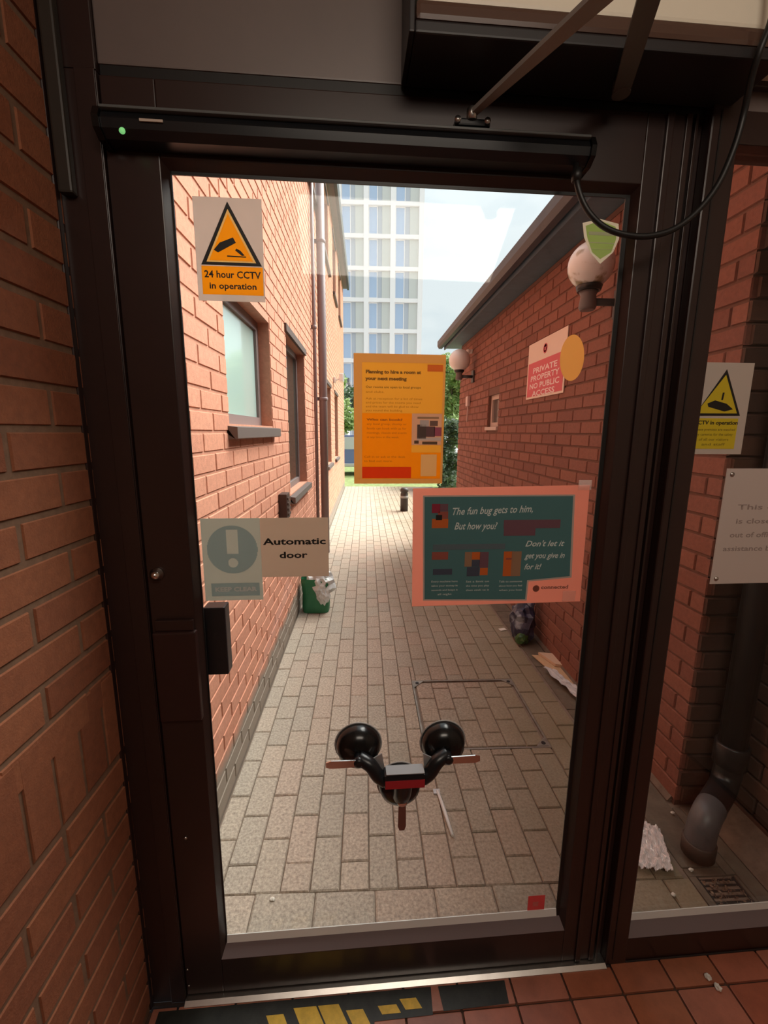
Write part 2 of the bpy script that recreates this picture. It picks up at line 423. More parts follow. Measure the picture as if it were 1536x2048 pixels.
B().box((gl0, .018, gz0+.028), (gl0+.013, .021, gz1)).box((gl1-.020, .018, gz0+.028), (gl1, .021, gz1)).box((gl0, .018, gz1-.018), (gl1, .021, gz1)).build('gasket', RUB, dr)
GSTR = mat('pale_strip', (.78, .82, .80), .25, spec=.8)
B().prism([(.0135, gz0+.0345), (.0205, gz0+.0345), (.0205, gz0+.054), (.0185, gz0+.054)], 'x', gl0+.013, gl1-.020).build('glazing_strip', GSTR, dr)
B().box((gl0+.012, .0165, gz0+.030), (gl1-.018, .0205, gz0+.0345)).build('gasket', RUB, dr)
B().box((gl0+.003, .021, gz0+.02), (gl1-.003, .027, gz1-.003)).build('glass_pane', GLASS, dr)
B().box((-.484, .012, .0103), (.660, .040, .0122)).build('door_sweep', RUB, dr)
B().box((-.484, .006, 2.1552), (.694, .028, 2.1748)).build('head_seal', RUB, fr)
B().box((.6615, .018, .0103), (.6638, .044, 2.155)).build('edge_seal', RUB, dr)
B().box((-.4868, .018, .0103), (-.4847, .044, 2.155)).build('edge_seal', RUB, dr)
# lock case, keeper, pulls
lk = B().box((-.478, -.018, .852), (-.384, -.0003, 1.074), .004).build('lock_case', mat('lock_brown', (.030, .012, .010), .38), dr)
B().box((-.474, -.010, 1.0745), (-.390, -.0003, 1.100), .002).build('lock_plate', BRONZE, dr)
B().box((gl0+.002, .046, .93), (-.335, .085, 1.105), .004).build('outer_pull', BLACK, dr)
kb = B().lathe([(.015, 0), (.015, -.004), (.009, -.010), (.009, -.018), (0, -.020)], (-.462, -.0003, 1.207), 'y', 20).build('key_cylinder', CHROME, dr)
B().lathe([(.0045, 0), (.0045, -.003), (0, -.004)], (-.452, -.0003, D(375, 1675)[1]), 'y', 12).build('screw', SILV, dr)
for z in (.045, .10): B().lathe([(.003, 0), (.003, -.002), (0, -.003)], (-.478, -.0003, z), 'y', 10).build('screw', SILV, dr)

# ---- side light
wn = tag(empty('window_1', DO, A), 'tall fixed side pane in a bronze frame, right of the door', kind='structure')
fp('sill_rail', parent=wn)((.7575, -.006, 0, 1.56, .032, .082))
B().prism([(-.006, .082), (.018, .118), (.018, .082)], 'x', .7575, 1.56).build('glazing_bead', MATS['bead_skylit'], wn)
B().prism([(.0135, .1185), (.0205, .1185), (.0205, .137), (.0185, .137)], 'x', .7665, 1.56).build('glazing_strip', GSTR, wn)
fp('glazing_bead', parent=wn)((.7575, 0, .118, .766, .0205, 2.10))
fp('top_rail', parent=wn)((.7575, -.006, 2.105, 1.56, .06, 2.165))
fp('transom_panel', BRONZE2, wn)((.7575, .004, 2.165, 1.56, .03, 2.78))
fp('rib', parent=wn)((.7575, -.010, 2.205, 1.56, .0035, 2.222))
fp('rib', parent=wn)((.7575, -.010, 2.262, 1.56, .0035, 2.280))
fp('side_jamb', parent=wn)((1.5605, -.006, 0, 1.60, .10, 2.78))
B().box((.766, .021, .0825), (1.56, .027, 2.1045)).build('glass_pane', GLASS, wn)
# ================================================================== OUTSIDE ground
gd = tag(B().box((-.60, 1.062, -.14), (1.9, 12.2, -.010)).build('pavement', mat('paving_sand', (.24, .18, .14), .95, var=.2)), 'block paved passage between the two brick buildings', kind='structure')
tag(B().box((-60, 22.01, -.3), (80, 160, -.045)).build('bounce_ground', mat('asphalt', (.30, .29, .29), .9, var=.15)), 'grey tarmac added past the lawn to keep green bounce off the tower', kind='structure')  # added surface: neutral bounce for the tower in place of green lawn
tag(B().box((-40, 12.21, -.3), (60, 22, -.04)).box((1.905, 6.2, -.3), (60, 12.2, -.04)).box((-40, 11.85, -.3), (-.61, 12.2, -.04)).build('lawn', GRASS), 'grass beyond the end of the passage', kind='structure')
PC = [(.46, .385, .305), (.43, .375, .305), (.475, .375, .30), (.41, .365, .30), (.48, .40, .32), (.44, .355, .285)]
PV = {k: mat('paver_'+k, PC[0], .88, var=.42, vscale=95, bump=.9, bscale=150, rnd=k, col2=PC[1:], stain=('side', .75, (.225, .18, .105))) for k in ('obj', 'island')}
man = (.286, .915, 1.845, 2.445)     # recessed paver cover
pav = []
def pv(a, b, c, d, hole=True):
    m_ = .0017
    if hole and a < man[1] and b > man[0] and c < man[3] and d > man[2]:
        parts = []
        if a < man[0]: parts.append((a, man[0], c, d))
        if b > man[1]: parts.append((man[1], b, c, d))
        aa, bb = max(a, man[0]), min(b, man[1])
        if c < man[2]: parts.append((aa, bb, c, man[2]))
        if d > man[3]: parts.append((aa, bb, man[3], d))
        for q in parts: pv(*q, hole=False)
        return
    if b-a < .02 or d-c < .02: return
    pav.append((a+m_, b-m_, c+m_, d-m_))
XL, XR = LW+.016, 1.125
x = XL
while x < XR: pv(x, min(x+.2, XR), 1.07, 1.205); x += .2
i = 0; x = XL-.02
while x < XR:
    y = 1.205-(.1 if i % 2 else 0)
    while y < 12.2:
        pv(max(x, XL), min(x+.1, XR), max(y, 1.205), min(y+.2, 12.2)); y += .2
    x += .1; i += 1
inner = []
x = man[0]+.02; i = 0
while x < man[1]-.03:
    y = man[2]+.02-(.1 if i % 2 else 0)
    while y < man[3]-.02:
        a, b, c, d = x+.003, min(x+.1, man[1]-.02)-.003, max(y, man[2]+.02)+.003, min(y+.2, man[3]-.02)-.003
        if b-a > .02 and d-c > .02: inner.append((a, b, c, d))
        y += .2
    x += .0985; i += 1
def area(q):
    p, r_ = px((q[0], q[2], 0)), px((q[1], q[3], 0))
    mx, my = (p[0]+r_[0])/2, (p[1]+r_[1])/2
    return abs(p[0]-r_[0])*abs(p[1]-r_[1]) if 380 < mx < 1536 and 960 < my < 1900 else 0
pm = B(); e, i_ = .5, .47
pm.add([(-e,-e,-.5),(e,-e,-.5),(e,e,-.5),(-e,e,-.5),(-e,-e,.3),(e,-e,.3),(e,e,.3),(-e,e,.3),(-i_,-i_-.01,.5),(i_,-i_-.01,.5),(i_,i_+.01,.5),(-i_,i_+.01,.5)],
       [(0,1,5,4),(1,2,6,5),(2,3,7,6),(3,0,4,7),(4,5,9,8),(5,6,10,9),(6,7,11,10),(7,4,8,11),(8,9,10,11)])
pme = pm.mesh('paver'); pme.materials.append(PV['obj'])
def lay(items, parent, limit):
    items = sorted(items, key=lambda q: -area(q)); bulk = B()
    for n, (a, b, c, d) in enumerate(items):
        zt = random.uniform(-.0015, .0015)
        if n < limit:
            o = link('paver', pme, None, parent, ((a+b)/2, (c+d)/2, -.012+zt)); o.scale = (b-a, d-c, .024)
            o.rotation_euler = (random.uniform(-.006, .006), random.uniform(-.006, .006), random.uniform(-.006, .006))
        else:
            bulk.add([((a+b)/2+x_*(b-a), (c+d)/2+y_*(d-c), -.012+zt+z_*.024) for x_, y_, z_ in pm.v], pm.f)
    if bulk.v: tag(bulk.build('paving', PV['island'], parent), kind='stuff')
lay(pav, gd, 300)
mc = tag(empty('manhole_cover', (0, 0, 0)), 'square recessed inspection cover filled with pavers, flush in the path', 'cover')
fm = mat('cover_steel', (.30, .27, .23), .5, .6, var=.3)
B().box((man[0], man[2], -.02), (man[1], man[2]+.010, .0)).box((man[0], man[3]-.010, -.02), (man[1], man[3], 0)).box((man[0], man[2]+.010, -.02), (man[0]+.010, man[3]-.010, 0)).box((man[1]-.010, man[2]+.010, -.02), (man[1], man[3]-.010, 0)).box((man[0]+.010, man[2]+.010, -.02), (man[1]-.010, man[3]-.010, -.0185)).build('frame', fm, mc)
for cx, cyy, dx, dy in ((man[0], man[2], 1, 1), (man[1], man[2], -1, 1), (man[0], man[3], 1, -1), (man[1], man[3], -1, -1)):
    cx += dx*.010; cyy += dy*.010
    pts = [(cx, cyy), (cx+dx*.062, cyy), (cx, cyy+dy*.062)]
    c_ = B().prism(pts if dx*dy > 0 else pts[::-1], 'z', -.0183, .0015).build('corner_plate', fm, mc)
    B().lathe([(.011, 0), (.011, .002), (.006, .002), (.005, .0005)], (cx+dx*.02, cyy+dy*.02, .0016), 'z', 12).build('key_hole', RUB, c_)
inner2 = []
for q in inner:
    inner2.append(q)
for k, (a, b, c, d) in enumerate(inner2):
    o = link('paver', pme, None, mc, ((a+b)/2, (c+d)/2, -.0125)); o.scale = (b-a, d-c, .019)
# gutter strip along the right building with slabs
gut = tag(empty('gutter_strip'), 'concrete drainage strip along the foot of the right wall', kind='structure')
y = 1.07
while y < 6.2:
    if not (1.06 < y+.001 < 1.12):
        B().box((1.13, y+.003, -.05), (1.268, min(y+.45, 6.2)-.003, -.004), .004).build('slab', CONC, gut)
        y += .45
    else:
        y = 1.24
B().box((1.304, 1.07, -.05), (1.36, 1.488, .0), .004).box((1.269, 1.212, -.05), (1.303, 1.488, -.002), .003).build('slab', CONC, gut)
B().prism([(1.2695, 0), (1.296, 0), (1.296, .035)], 'y', 1.52, 6.0).build('haunch', mat('haunch', (.17, .12, .09), .9, var=.3), gut)
B().prism([(1.361, 0), (1.474, 0), (1.474, .075)], 'y', 1.07, 1.483).build('haunch', MATS['haunch'], gut)
B().box((1.13, 1.07, -.05), (1.302, 1.082, -.004)).box((1.13, 1.082, -.05), (1.155, 1.21, -.004)).box((1.292, 1.082, -.05), (1.302, 1.21, -.004)).box((1.13, 1.211, -.05), (1.267, 1.238, -.004)).box((1.156, 1.083, -.05), (1.291, 1.209, -.03)).build('gully_rim', CONC, gut)
gr = tag(empty('drain_grate', (0, 0, 0)), 'small dark gully grate full of dead leaves beside the side pane', 'drain')
b_ = B()
for k in range(7): b_.box((1.158, 1.088+k*.018, -.018), (1.289, 1.095+k*.018, -.008))
b_.box((1.157, 1.084, -.02), (1.163, 1.208, -.007)).box((1.284, 1.084, -.02), (1.290, 1.208, -.007)); b_.build('grating', mat('grate_iron', (.03, .026, .022), .7), gr)
b_ = B()
for k in range(160):
    x_, y_ = random.uniform(1.165, 1.283), random.uniform(1.09, 1.203); s_ = random.uniform(.003, .008); q = random.uniform(0, 6)
    z_ = random.uniform(-.008, .0); dx, dy = s_*math.cos(q), s_*math.sin(q)
    b_.add([(x_-dx, y_-dy, z_), (x_-dy*.5, y_+dx*.5, z_+.003), (x_+dx, y_+dy, z_+.001), (x_+dy*.5, y_-dx*.5, z_)], [(0, 1, 2, 3)])
tag(b_.build('leaf_litter', mat('dead_leaves', (.16, .10, .065), .9, rnd='island', col2=[(.30, .22, .16), (.08, .05, .035), (.22, .13, .09)]), gr), kind='stuff')

# ================================================================== LEFT building
lb = tag(empty('brick_building', (LW, 6, 0)), 'two storey orange brick building along the left of the passage', 'building')
LB0 = Vector((-LW, -6, 0))
# windows (y0, y1, z0, z1)
W1 = (1.88, 2.75, 1.55, 2.15); W2 = (3.30, 4.25, 1.04, 2.22); W3 = (6.45, 7.35, 1.02, 2.22); W4 = (8.25, 9.15, 1.02, 2.22)
WU = [(1.9, 2.9, 4.0, 4.9), (4.55, 5.55, 4.02, 4.92), (6.3, 7.3, 3.95, 4.9), (8.2, 9.0, 3.95, 4.9), (9.8, 10.6, 3.95, 4.9)]
HL = [W1, W2, W3, W4]+WU
b_ = B()
for a, b, c, d in backing(1.062, 11.8, -.1, 5.1, HL): b_.box((.011, a-6, c), (-.25, b-6, d))
b_.box((-.26, 1.062-6, 0), (-4, 5.8, 5.1)); b_.build('wall', MORT_L, lb)
brick_wall(lb, lambda s, z: ((.0, s-6, z), R(90)), BL, 1.07, 11.8, .011, 5.1, HL, limit=0) if False else None
def PL(s, z): return ((LW, s, z), R(90))
class _P: pass
lbw = empty('tmp'); bpy.data.objects.remove(lbw)
# bricks are laid in world space then parented with an offset
_old = set(bpy.data.objects)
brick_wall(None, PL, BL, 1.07, 11.8, .011, 5.1, HL, limit=300, minvis=lambda x, y: 335 < x < 720)
for o in set(bpy.data.objects)-_old: o.parent = lb; o.location = o.location+LB0
PANE_A = mat('pane_pale', (.44, .60, .56), .12, 0, spec=1, coat=.5)  # reflected sky is put into the base colour of this pane
PANE_B = mat('pane_dark', (.05, .055, .045), .06, 0, spec=1, coat=.6)
PANE_C = mat('pane_upper', (.45, .5, .55), .08, 0, spec=1, coat=.6)  # pale base colour stands in for sky mirrored in the upper panes
WFR = mat('window_frame', (.22, .17, .165), .5)
SILL = mat('window_sill', (.13, .10, .09), .6)
LINT = mat('lintel', (.09, .06, .05), .7)
def window(q, pane, lintel=True, mull=False):
    y0, y1, z0, z1 = q; X = -.055; t = .05
    f = B()
    f.box((X, y0-6, z0), (X-.05, y0-6+t, z1)).box((X, y1-6-t, z0), (X-.05, y1-6, z1)).box((X, y0-6+t, z0), (X-.05, y1-6-t, z0+t)).box((X, y0-6+t, z1-t), (X-.05, y1-6-t, z1))
    if mull: f.box((X, (y0+y1)/2-6-.025, z0+t), (X-.05, (y0+y1)/2-6+.025, z1-t))
    w = f.build('window', WFR, lb)
    B().box((X-.015, y0-6+t, z0+t), (X-.035, y1-6-t, z1-t)).build('pane', pane, w)
    B().prism([(X+.001, z0+.0), (.055, z0-.014), (.055, z0-.060), (.045, z0-.064), (.0, z0-.064), (0.0, z0-.002)], 'y', y0-6-.03, y1-6+.03).build('sill', SILL, w)
    if lintel: B().box((.009, y0-6-.05, z1), (.030, y1-6+.05, z1+.05)).build('lintel', LINT, w)
window(W1, PANE_A, False); window(W2, PANE_B, True, False); window(W3, PANE_B); window(W4, PANE_B)
for q in WU: window(q, PANE_C)
# eave
B().prism([(-.02, 5.1), (.12, 5.1), (.12, 5.24), (-.02, 5.3)], 'y', -4.9, 5.9).build('soffit', mat('soffit_left', (.20, .17, .17), .6), lb)
B().prism([(.121, 5.07), (.17, 5.07), (.185, 5.19), (.121, 5.19)], 'y', -4.9, 5.9).build('gutter', mat('gutter_left', (.055, .065, .065), .5), lb)
B().prism([(.17, 5.2), (-.02, 5.31), (-4, 7.4), (-4, 5.1), (-.02, 5.1)][::-1], 'y', -4.9, 5.9).build('roof', SLATE, lb)

def downpipe(x, y, z0, z1, r, m, label, brackets, name='drainpipe'):
    t = tag(empty(name, (x, y, z0)), label, 'pipe')
    B().tube([(0, 0, 0), (0, 0, z1-z0)], r, 16).build('pipe', m, t)
    for zb in brackets:
        s = 1 if x > 0 else -1
        b = B().lathe([(r+.004, -.018), (r+.008, -.014), (r+.008, .014), (r+.004, .018)], (0, 0, zb-z0), 'z', 16)
        b.box((0, -.012, zb-z0-.02), (s*(r+.028), .012, zb-z0+.02)).build('bracket', m, t)
    return t
downpipe(LW+.085, 5.30, 0.02, 5.05, .048, PIPEG, 'grey brown downpipe on the left brick wall past the second window', (1.9, 3.6, 4.6))
downpipe(LW+.045, 4.85, .4, 5.05, .018, PIPEG, 'thin service pipe running up the left brick wall before the downpipe', (2.6, 4.0))
vt = tag(empty('wall_vent', (LW, 2.88, 1.03)), 'small dark vent box low on the left wall between the windows and the sticker', 'vent')
B().box((.016, -.06, -.085), (.07, .06, .085), .006).build('box', mat('vent_brown', (.06, .03, .022), .6), vt)
for k in range(4): B().box((.0705, -.045, -.06+k*.035), (.078, .045, -.045+k*.035)).build('slat', MATS['vent_brown'], vt)
fl_ = tag(empty('security_light', (LW, 8.0, 2.42)), 'white security floodlight far along the left wall', 'light')
B().box((.016, -.05, -.05), (.06, .05, .05), .01).build('base', WHITE, fl_)
B().tube([(.06, 0, 0), (.12, 0, .02)], .015, 10).build('arm', WHITE, fl_)
B().box((.12, -.10, -.03), (.20, .10, .11), .02).build('head', WHITE, fl_)
B().box((.201, -.08, -.01), (.206, .08, .09)).build('lens', mat('lens', (.3, .3, .32), .1), fl_)

# ================================================================== RIGHT building
RW = 1.30
rb = tag(empty('brick_building', (RW, 3.5, 0)), 'low dark red brick building along the right of the passage', 'building')
RO = Vector((-RW, -3.5, 0))
VW = (4.25, 4.62, 1.58, 1.90)
def relbuild(f):
    old = set(bpy.data.objects); f()
    for o in set(bpy.data.objects)-old:
        if o.parent is None: o.parent = rb; o.location = o.location+RO
b_ = B()
for a, b, c, d in backing(1.508, 6.05, -.1, 2.62, [VW]): b_.box((RW-.008, a, c), (RW+.2, b, d))
b_.box((RW+.21, 1.508, 0), (5, 6.05, 2.62))
b_.box((1.488, 1.08, 0), (5, 1.5, 2.62))
relbuild(lambda: b_.build('wall', MORT_R))
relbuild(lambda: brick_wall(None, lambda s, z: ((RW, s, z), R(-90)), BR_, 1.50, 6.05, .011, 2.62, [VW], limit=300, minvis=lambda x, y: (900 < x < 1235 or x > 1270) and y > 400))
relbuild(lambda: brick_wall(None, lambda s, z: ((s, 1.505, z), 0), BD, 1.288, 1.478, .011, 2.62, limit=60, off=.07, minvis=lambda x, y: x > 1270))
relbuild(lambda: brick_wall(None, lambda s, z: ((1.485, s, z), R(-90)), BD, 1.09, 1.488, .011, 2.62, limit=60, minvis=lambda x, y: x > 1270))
relbuild(lambda: B().box((1.10, 1.07, 2.66), (5, 6.25, 2.70)).build('soffit', SOFF))  # roof carried on over the nook, out of view, to darken it
relbuild(lambda: B().prism([(1.085, 2.64), (1.099, 2.64), (1.099, 2.77), (1.085, 2.77)], 'y', 1.07, 6.25).build('fascia', FASC))
relbuild(lambda: B().prism([(1.0, 2.70), (1.02, 2.665), (1.065, 2.665), (1.084, 2.70), (1.084, 2.76), (1.0, 2.76)], 'y', 1.07, 6.3).build('gutter', mat('gutter_right', (.035, .045, .06), .45)))
relbuild(lambda: B().prism([(1.03, 2.775), (5, 4.4), (5, 2.71), (1.10, 2.71)], 'y', 1.07, 6.3).build('roof', SLATE))
relbuild(lambda: B().box((1.29, 1.52, 2.625), (1.55, 6.05, 2.655)).build('wall_plate', MORT_R))
def ventwin():
    y0, y1, z0, z1 = VW; X = RW+.02; t = .045; f = B()
    f.box((X, y0, z0), (X+.05, y0+t, z1)).box((X, y1-t, z0), (X+.05, y1, z1)).box((X, y0+t, z0), (X+.05, y1-t, z0+t)).box((X, y0+t, z1-t), (X+.05, y1-t, z1))
    w = f.build('window', mat('cream_frame', (.55, .42, .36), .6))
    B().box((X+.02, y0+t, z0+t), (X+.03, y1-t, z1-t)).build('pane', mat('pane_grey', (.10, .085, .08), .2), w)
    B().box((RW-.035, y0-.02, z0-.035), (RW+.02, y1+.02, z0-.001), .004).build('sill', MATS['cream_frame'], w)
relbuild(ventwin)
def globe_lamp(Y, z, label, X=1.11, r=.108):
    t = tag(empty('wall_lamp', (RW, Y, z)), label, 'lamp', 'globe lamps on the right wall')
    dx = X-RW; g = []
    n = 14
    for i in range(n+1):
        q = math.pi*i/n; g.append((max(r*math.sin(q), 1e-6), -r*math.cos(q)))
    B().lathe(g, (dx, 0, 0), 'z', 28).build('globe', mat('opal_globe', (.84, .86, .86), .3, stain=('blot', .535, (.34, .29, .18))) if Y < 3 else mat('opal_clean', (.82, .84, .84), .3), t)
    B().lathe([(.055, -r-.012), (.062, -r+.012), (.05, -r+.018)], (dx, 0, 0), 'z', 20).build('collar', BLACK, t)
    B().lathe([(.034, -r-.10), (.042, -r-.085), (.036, -r-.03), (.046, -r-.012)], (dx, 0, 0), 'z', 20).build('stem', mat('lamp_grey', (.16, .14, .14), .5), t)
    B().tube([(dx+.03, 0, -r-.06), (-.022, 0, -r-.06)], .018, 14).build('arm', mat('lamp_dark', (.05, .05, .055), .5), t)
    B().box((-.034, -.05, -r-.13), (-.0165, .05, -r+.01), .005).build('wall_plate', MATS['lamp_dark'], t)
globe_lamp(2.27, 2.335, 'white globe lamp with a mossy patch, on a bracket above the red notice')
globe_lamp(5.30, 2.36, 'smaller looking clean white globe lamp at the far corner of the right wall', r=.125)
# red notice on the right wall
sg = tag(empty('wall_notice', (RW-.017, 3.17, 2.0)), 'red and cream notice screwed to the dark brick wall below the globe lamp', 'sign')
CREAM = mat('cream_print', (.78, .62, .52), .6); REDP = mat('red_print', (.62, .07, .10), .5); WPR = mat('white_print', (.85, .68, .66), .6)
# corners in wall space
y0, y1, z0, z1 = 2.84, 3.50, 1.78, 2.19
B().box((-.006, y0-3.17, z0-2.0), (.0, y1-3.17, z1-2.0)).build('board', CREAM, sg)
B().box((-.0075, y0+.02-3.17, z0+.015-2.0), (-.0062, y1-.02-3.17, z0+.265-2.0)).build('red_panel', REDP, sg)
for k, s in enumerate(('PRIVATE', 'PROPERTY', 'NO PUBLIC', 'ACCESS')):
    put_text(sg, s, 0, -.020-k*.056, 0, .055, WPR, width=(.42, .50, .52, .40)[k], bold=.001, wallX=-.0082)
B().lathe([(.035, 0), (.035, -.001), (.027, -.001), (.027, 0)], (-.0062, .01, .115), 'x', 20).build('crest', REDP, sg)
B().prism([(-.012, .10), (.012, .10), (.016, .128), (0, .12), (-.016, .128)], 'x', -.0078, -.0062).xf(Matrix.Translation((0, .01, 0))).build('crest', REDP, sg)
cl = tag(empty('bulkhead_light', (RW-.016, 5.41, 2.48)), 'tiny white sensor light at the far end of the right wall', 'light')
B().box((-.03, -.03, -.02), (0, .03, .02), .006).build('base', WHITE, cl)
B().lathe([(.028, 0), (.03, -.02), (.022, -.04), (0, -.046)], (-.031, 0, 0), 'x', 16).build('dome', WHITE, cl)
jb = tag(empty('junction_box', (RW-.016, 5.45, 1.90)), 'small pale junction box on the right wall below the far lamp', 'box')
B().box((-.04, -.05, -.06), (0, .05, .06), .01).build('body', mat('pink_grey', (.6, .45, .42), .6), jb)
B().tube([(-.02, 0, -.061), (-.02, 0, -.25)], .008, 8).build('conduit', MATS['pink_grey'], jb)
# black rainwater pipe in the nook
rp_ = tag(empty('drainpipe', (1.40, 1.405, 0)), 'thick black rainwater pipe with a bent shoe, in the dark nook outside the side pane', 'pipe')
B().tube([(0, 0, .27), (0, 0, 2.6)], .046, 20).build('pipe', PIPE, rp_)
B().lathe([(.046, .27), (.056, .275), (.056, .36), (.050, .365), (.046, .365)], (0, 0, 0), 'z', 20).build('collar', PIPE, rp_)
B().box((-.0, .0, .30), (.07, .03, .35)).build('bracket', PIPE, rp_)
B().tube(smooth([Vector(q_) for q_ in ((0, 0, .272), (-.006, -.004, .225), (-.035, -.025, .19), (-.10, -.07, .178), (-.135, -.095, .175))]), .046, 18).build('elbow', PIPE, rp_)
SHG = mat('shoe_grey', (.10, .10, .105), .4)
B().tube(smooth([Vector(q_) for q_ in ((-.13, -.092, .176), (-.165, -.117, .172), (-.19, -.134, .148), (-.198, -.138, .11), (-.20, -.139, .085))]), .047, 18).build('shoe', SHG, rp_)
B().lathe([(.046, .03), (.052, .03), (.053, .085), (.047, .088)], (-.20, -.139, 0), 'z', 20).build('outlet', mat('outlet_brown', (.06, .04, .03), .6), rp_)
# ================================================================== things on and around the door
def dthing(name, label, cat, group=None):
    return tag(empty(name, DO, A), label, cat, group)
# sensor bar on the door leaf
sb = dthing('sensor_bar', 'long black safety sensor bar with a green light across the top of the door', 'sensor')
B().prism([(-.001, 2.034), (-.030, 2.036), (-.044, 2.046), (-.047, 2.060), (-.040, 2.074), (-.028, 2.079), (-.001, 2.079)], 'x', -.468, .430).build('housing', BLACK, sb)
B().prism([(-.001, 2.030), (-.032, 2.032), (-.049, 2.044), (-.052, 2.061), (-.043, 2.079), (-.028, 2.084), (-.001, 2.084)], 'x', -.480, -.4685).build('end_cap', RUBG, sb)
B().prism([(-.001, 2.030), (-.032, 2.032), (-.049, 2.044), (-.052, 2.061), (-.043, 2.079), (-.028, 2.084), (-.001, 2.084)], 'x', .4305, .440).build('end_cap', RUBG, sb)
B().box((-.467, -.049, 2.0745), (.429, -.030, 2.0795), .002).build('edge_strip', mat('grey_strip', (.12, .13, .13), .3), sb)
B().box((-.40, -.0495, 2.056), (-.36, -.0475, 2.060)).build('lens', mat('amber_lens', (.6, .5, .42), .2), sb)
gm = bpy.data.materials.new('green_led'); gm.use_nodes = True; gb = gm.node_tree.nodes['Principled BSDF']; gb.inputs['Base Color'].default_value = (.2, .6, .2, 1); gb.inputs['Emission Color'].default_value = (.3, .9, .3, 1); gb.inputs['Emission Strength'].default_value = .5
u, z = D(244, 261, -.048)
B().lathe([(.005, 0), (.0055, -.002), (.003, -.005), (0, -.006)], (u, -.046, z), 'y', 12).build('indicator_light', gm, sb)
# cable loop
def DP(x, y, v): u, z = D(x, y, v); return Vector((u, v, z))
path = [(1152, 330, -.03), (1153, 360, -.056), (1162, 395, -.060), (1180, 428, -.063), (1210, 455, -.066), (1252, 470, -.07), (1300, 472, -.074), (1350, 457, -.078), (1397, 420, -.082), (1437, 367, -.086), (1468, 296, -.09), (1487, 230, -.095), (1502, 160, -.115), (1520, 100, -.133), (1545, 30, -.137), (1552, -60, -.135)]
cb = dthing('cable', 'black cable looping from the sensor bar up to the operator over the door', 'cable')
B().tube(smooth([DP(*p) for p in path]), .0056, 10).build('cord', RUB, cb)
B().lathe([(.008, -.01), (.010, 0), (.008, .012)], tuple(DP(1153, 352, -.055)), 'z', 12).build('grommet', RUB, cb)
# operator box
op = dthing('door_operator', 'automatic door operator box with a cream cover above the door', 'door operator')
B().box((.078, -.118, 2.168), (.735, -.001, 2.186), .003).build('base_plate', mat('operator_dark', (.020, .018, .020), .4), op)
B().box((.078, -.118, 2.1865), (.735, -.001, 2.215), .008).build('trim', mat('operator_trim', (.10, .055, .04), .22, coat=.5), op)
B().box((.082, -.114, 2.2155), (2*.60, -.001, 2.46), .006).build('cover', mat('cream_cover', (.90, .83, .68), .4), op)
B().box((.068, -.116, 2.170), (.0775, -.001, 2.46), .002).build('end_plate', MATS['operator_dark'], op)
# arms
def barbox(p, q, w0, w1, h, m, name, parent, end0=True):
    p, q = Vector(p), Vector(q); t = (q-p).normalized(); s = t.cross(Vector((0, 0, 1))).normalized(); up = s.cross(t)
    vs = []
    for c, w in ((p, w0), (q, w1)):
        for a, b in ((-1, -1), (1, -1), (1, 1), (-1, 1)): vs.append(c+s*(a*w/2)+up*(b*h/2))
    return B().add(vs, [(0, 3, 2, 1), (4, 5, 6, 7), (0, 1, 5, 4), (1, 2, 6, 5), (2, 3, 7, 6), (3, 0, 4, 7)]).build(name, m, parent)
def w2d(x, y, z): p = Vector((x, y, 0))-DO; return (p.dot(ex), p.dot(ey), z)
ar = dthing('operator_arm', 'jointed bronze scissor arm linking the operator to the door head', 'arm')
ARM = mat('arm_bronze', (.23, .20, .18), .4)
AEL = mat('arm_dark', (.11, .105, .095), .45)
pin = w2d(.478, .918, 2.150); elb = w2d(.378, .643, 2.142); sho = w2d(*((DO+ex*.2+ey*-.03)[:2]), 2.112)
barbox(pin, elb, .030, .034, .008, AEL, 'main_arm', ar)
B().lathe([(.016, -.006), (.016, .016), (.009, .0175)], pin, 'z', 20).build('spindle', AEL, ar)
barbox(sho, (elb[0], elb[1], 2.130), .013, .036, .008, ARM, 'forearm', ar)
B().lathe([(.018, -.022), (.018, .010)], elb, 'z', 20).build('elbow_joint', ARM, ar)
B().box((.168, -.034, 2.091), (.236, -.0005, 2.103), .003).build('shoe', BLACK, ar)
B().lathe([(.010, -.012), (.010, .008), (.004, .012)], sho, 'z', 14).build('ball_joint', SILV, ar)
for u in (.172, .229): B().lathe([(.006, 0), (.006, -.004), (0, -.005)], (u, -.0345, 2.098), 'y', 12).build('screw', SILV, ar)

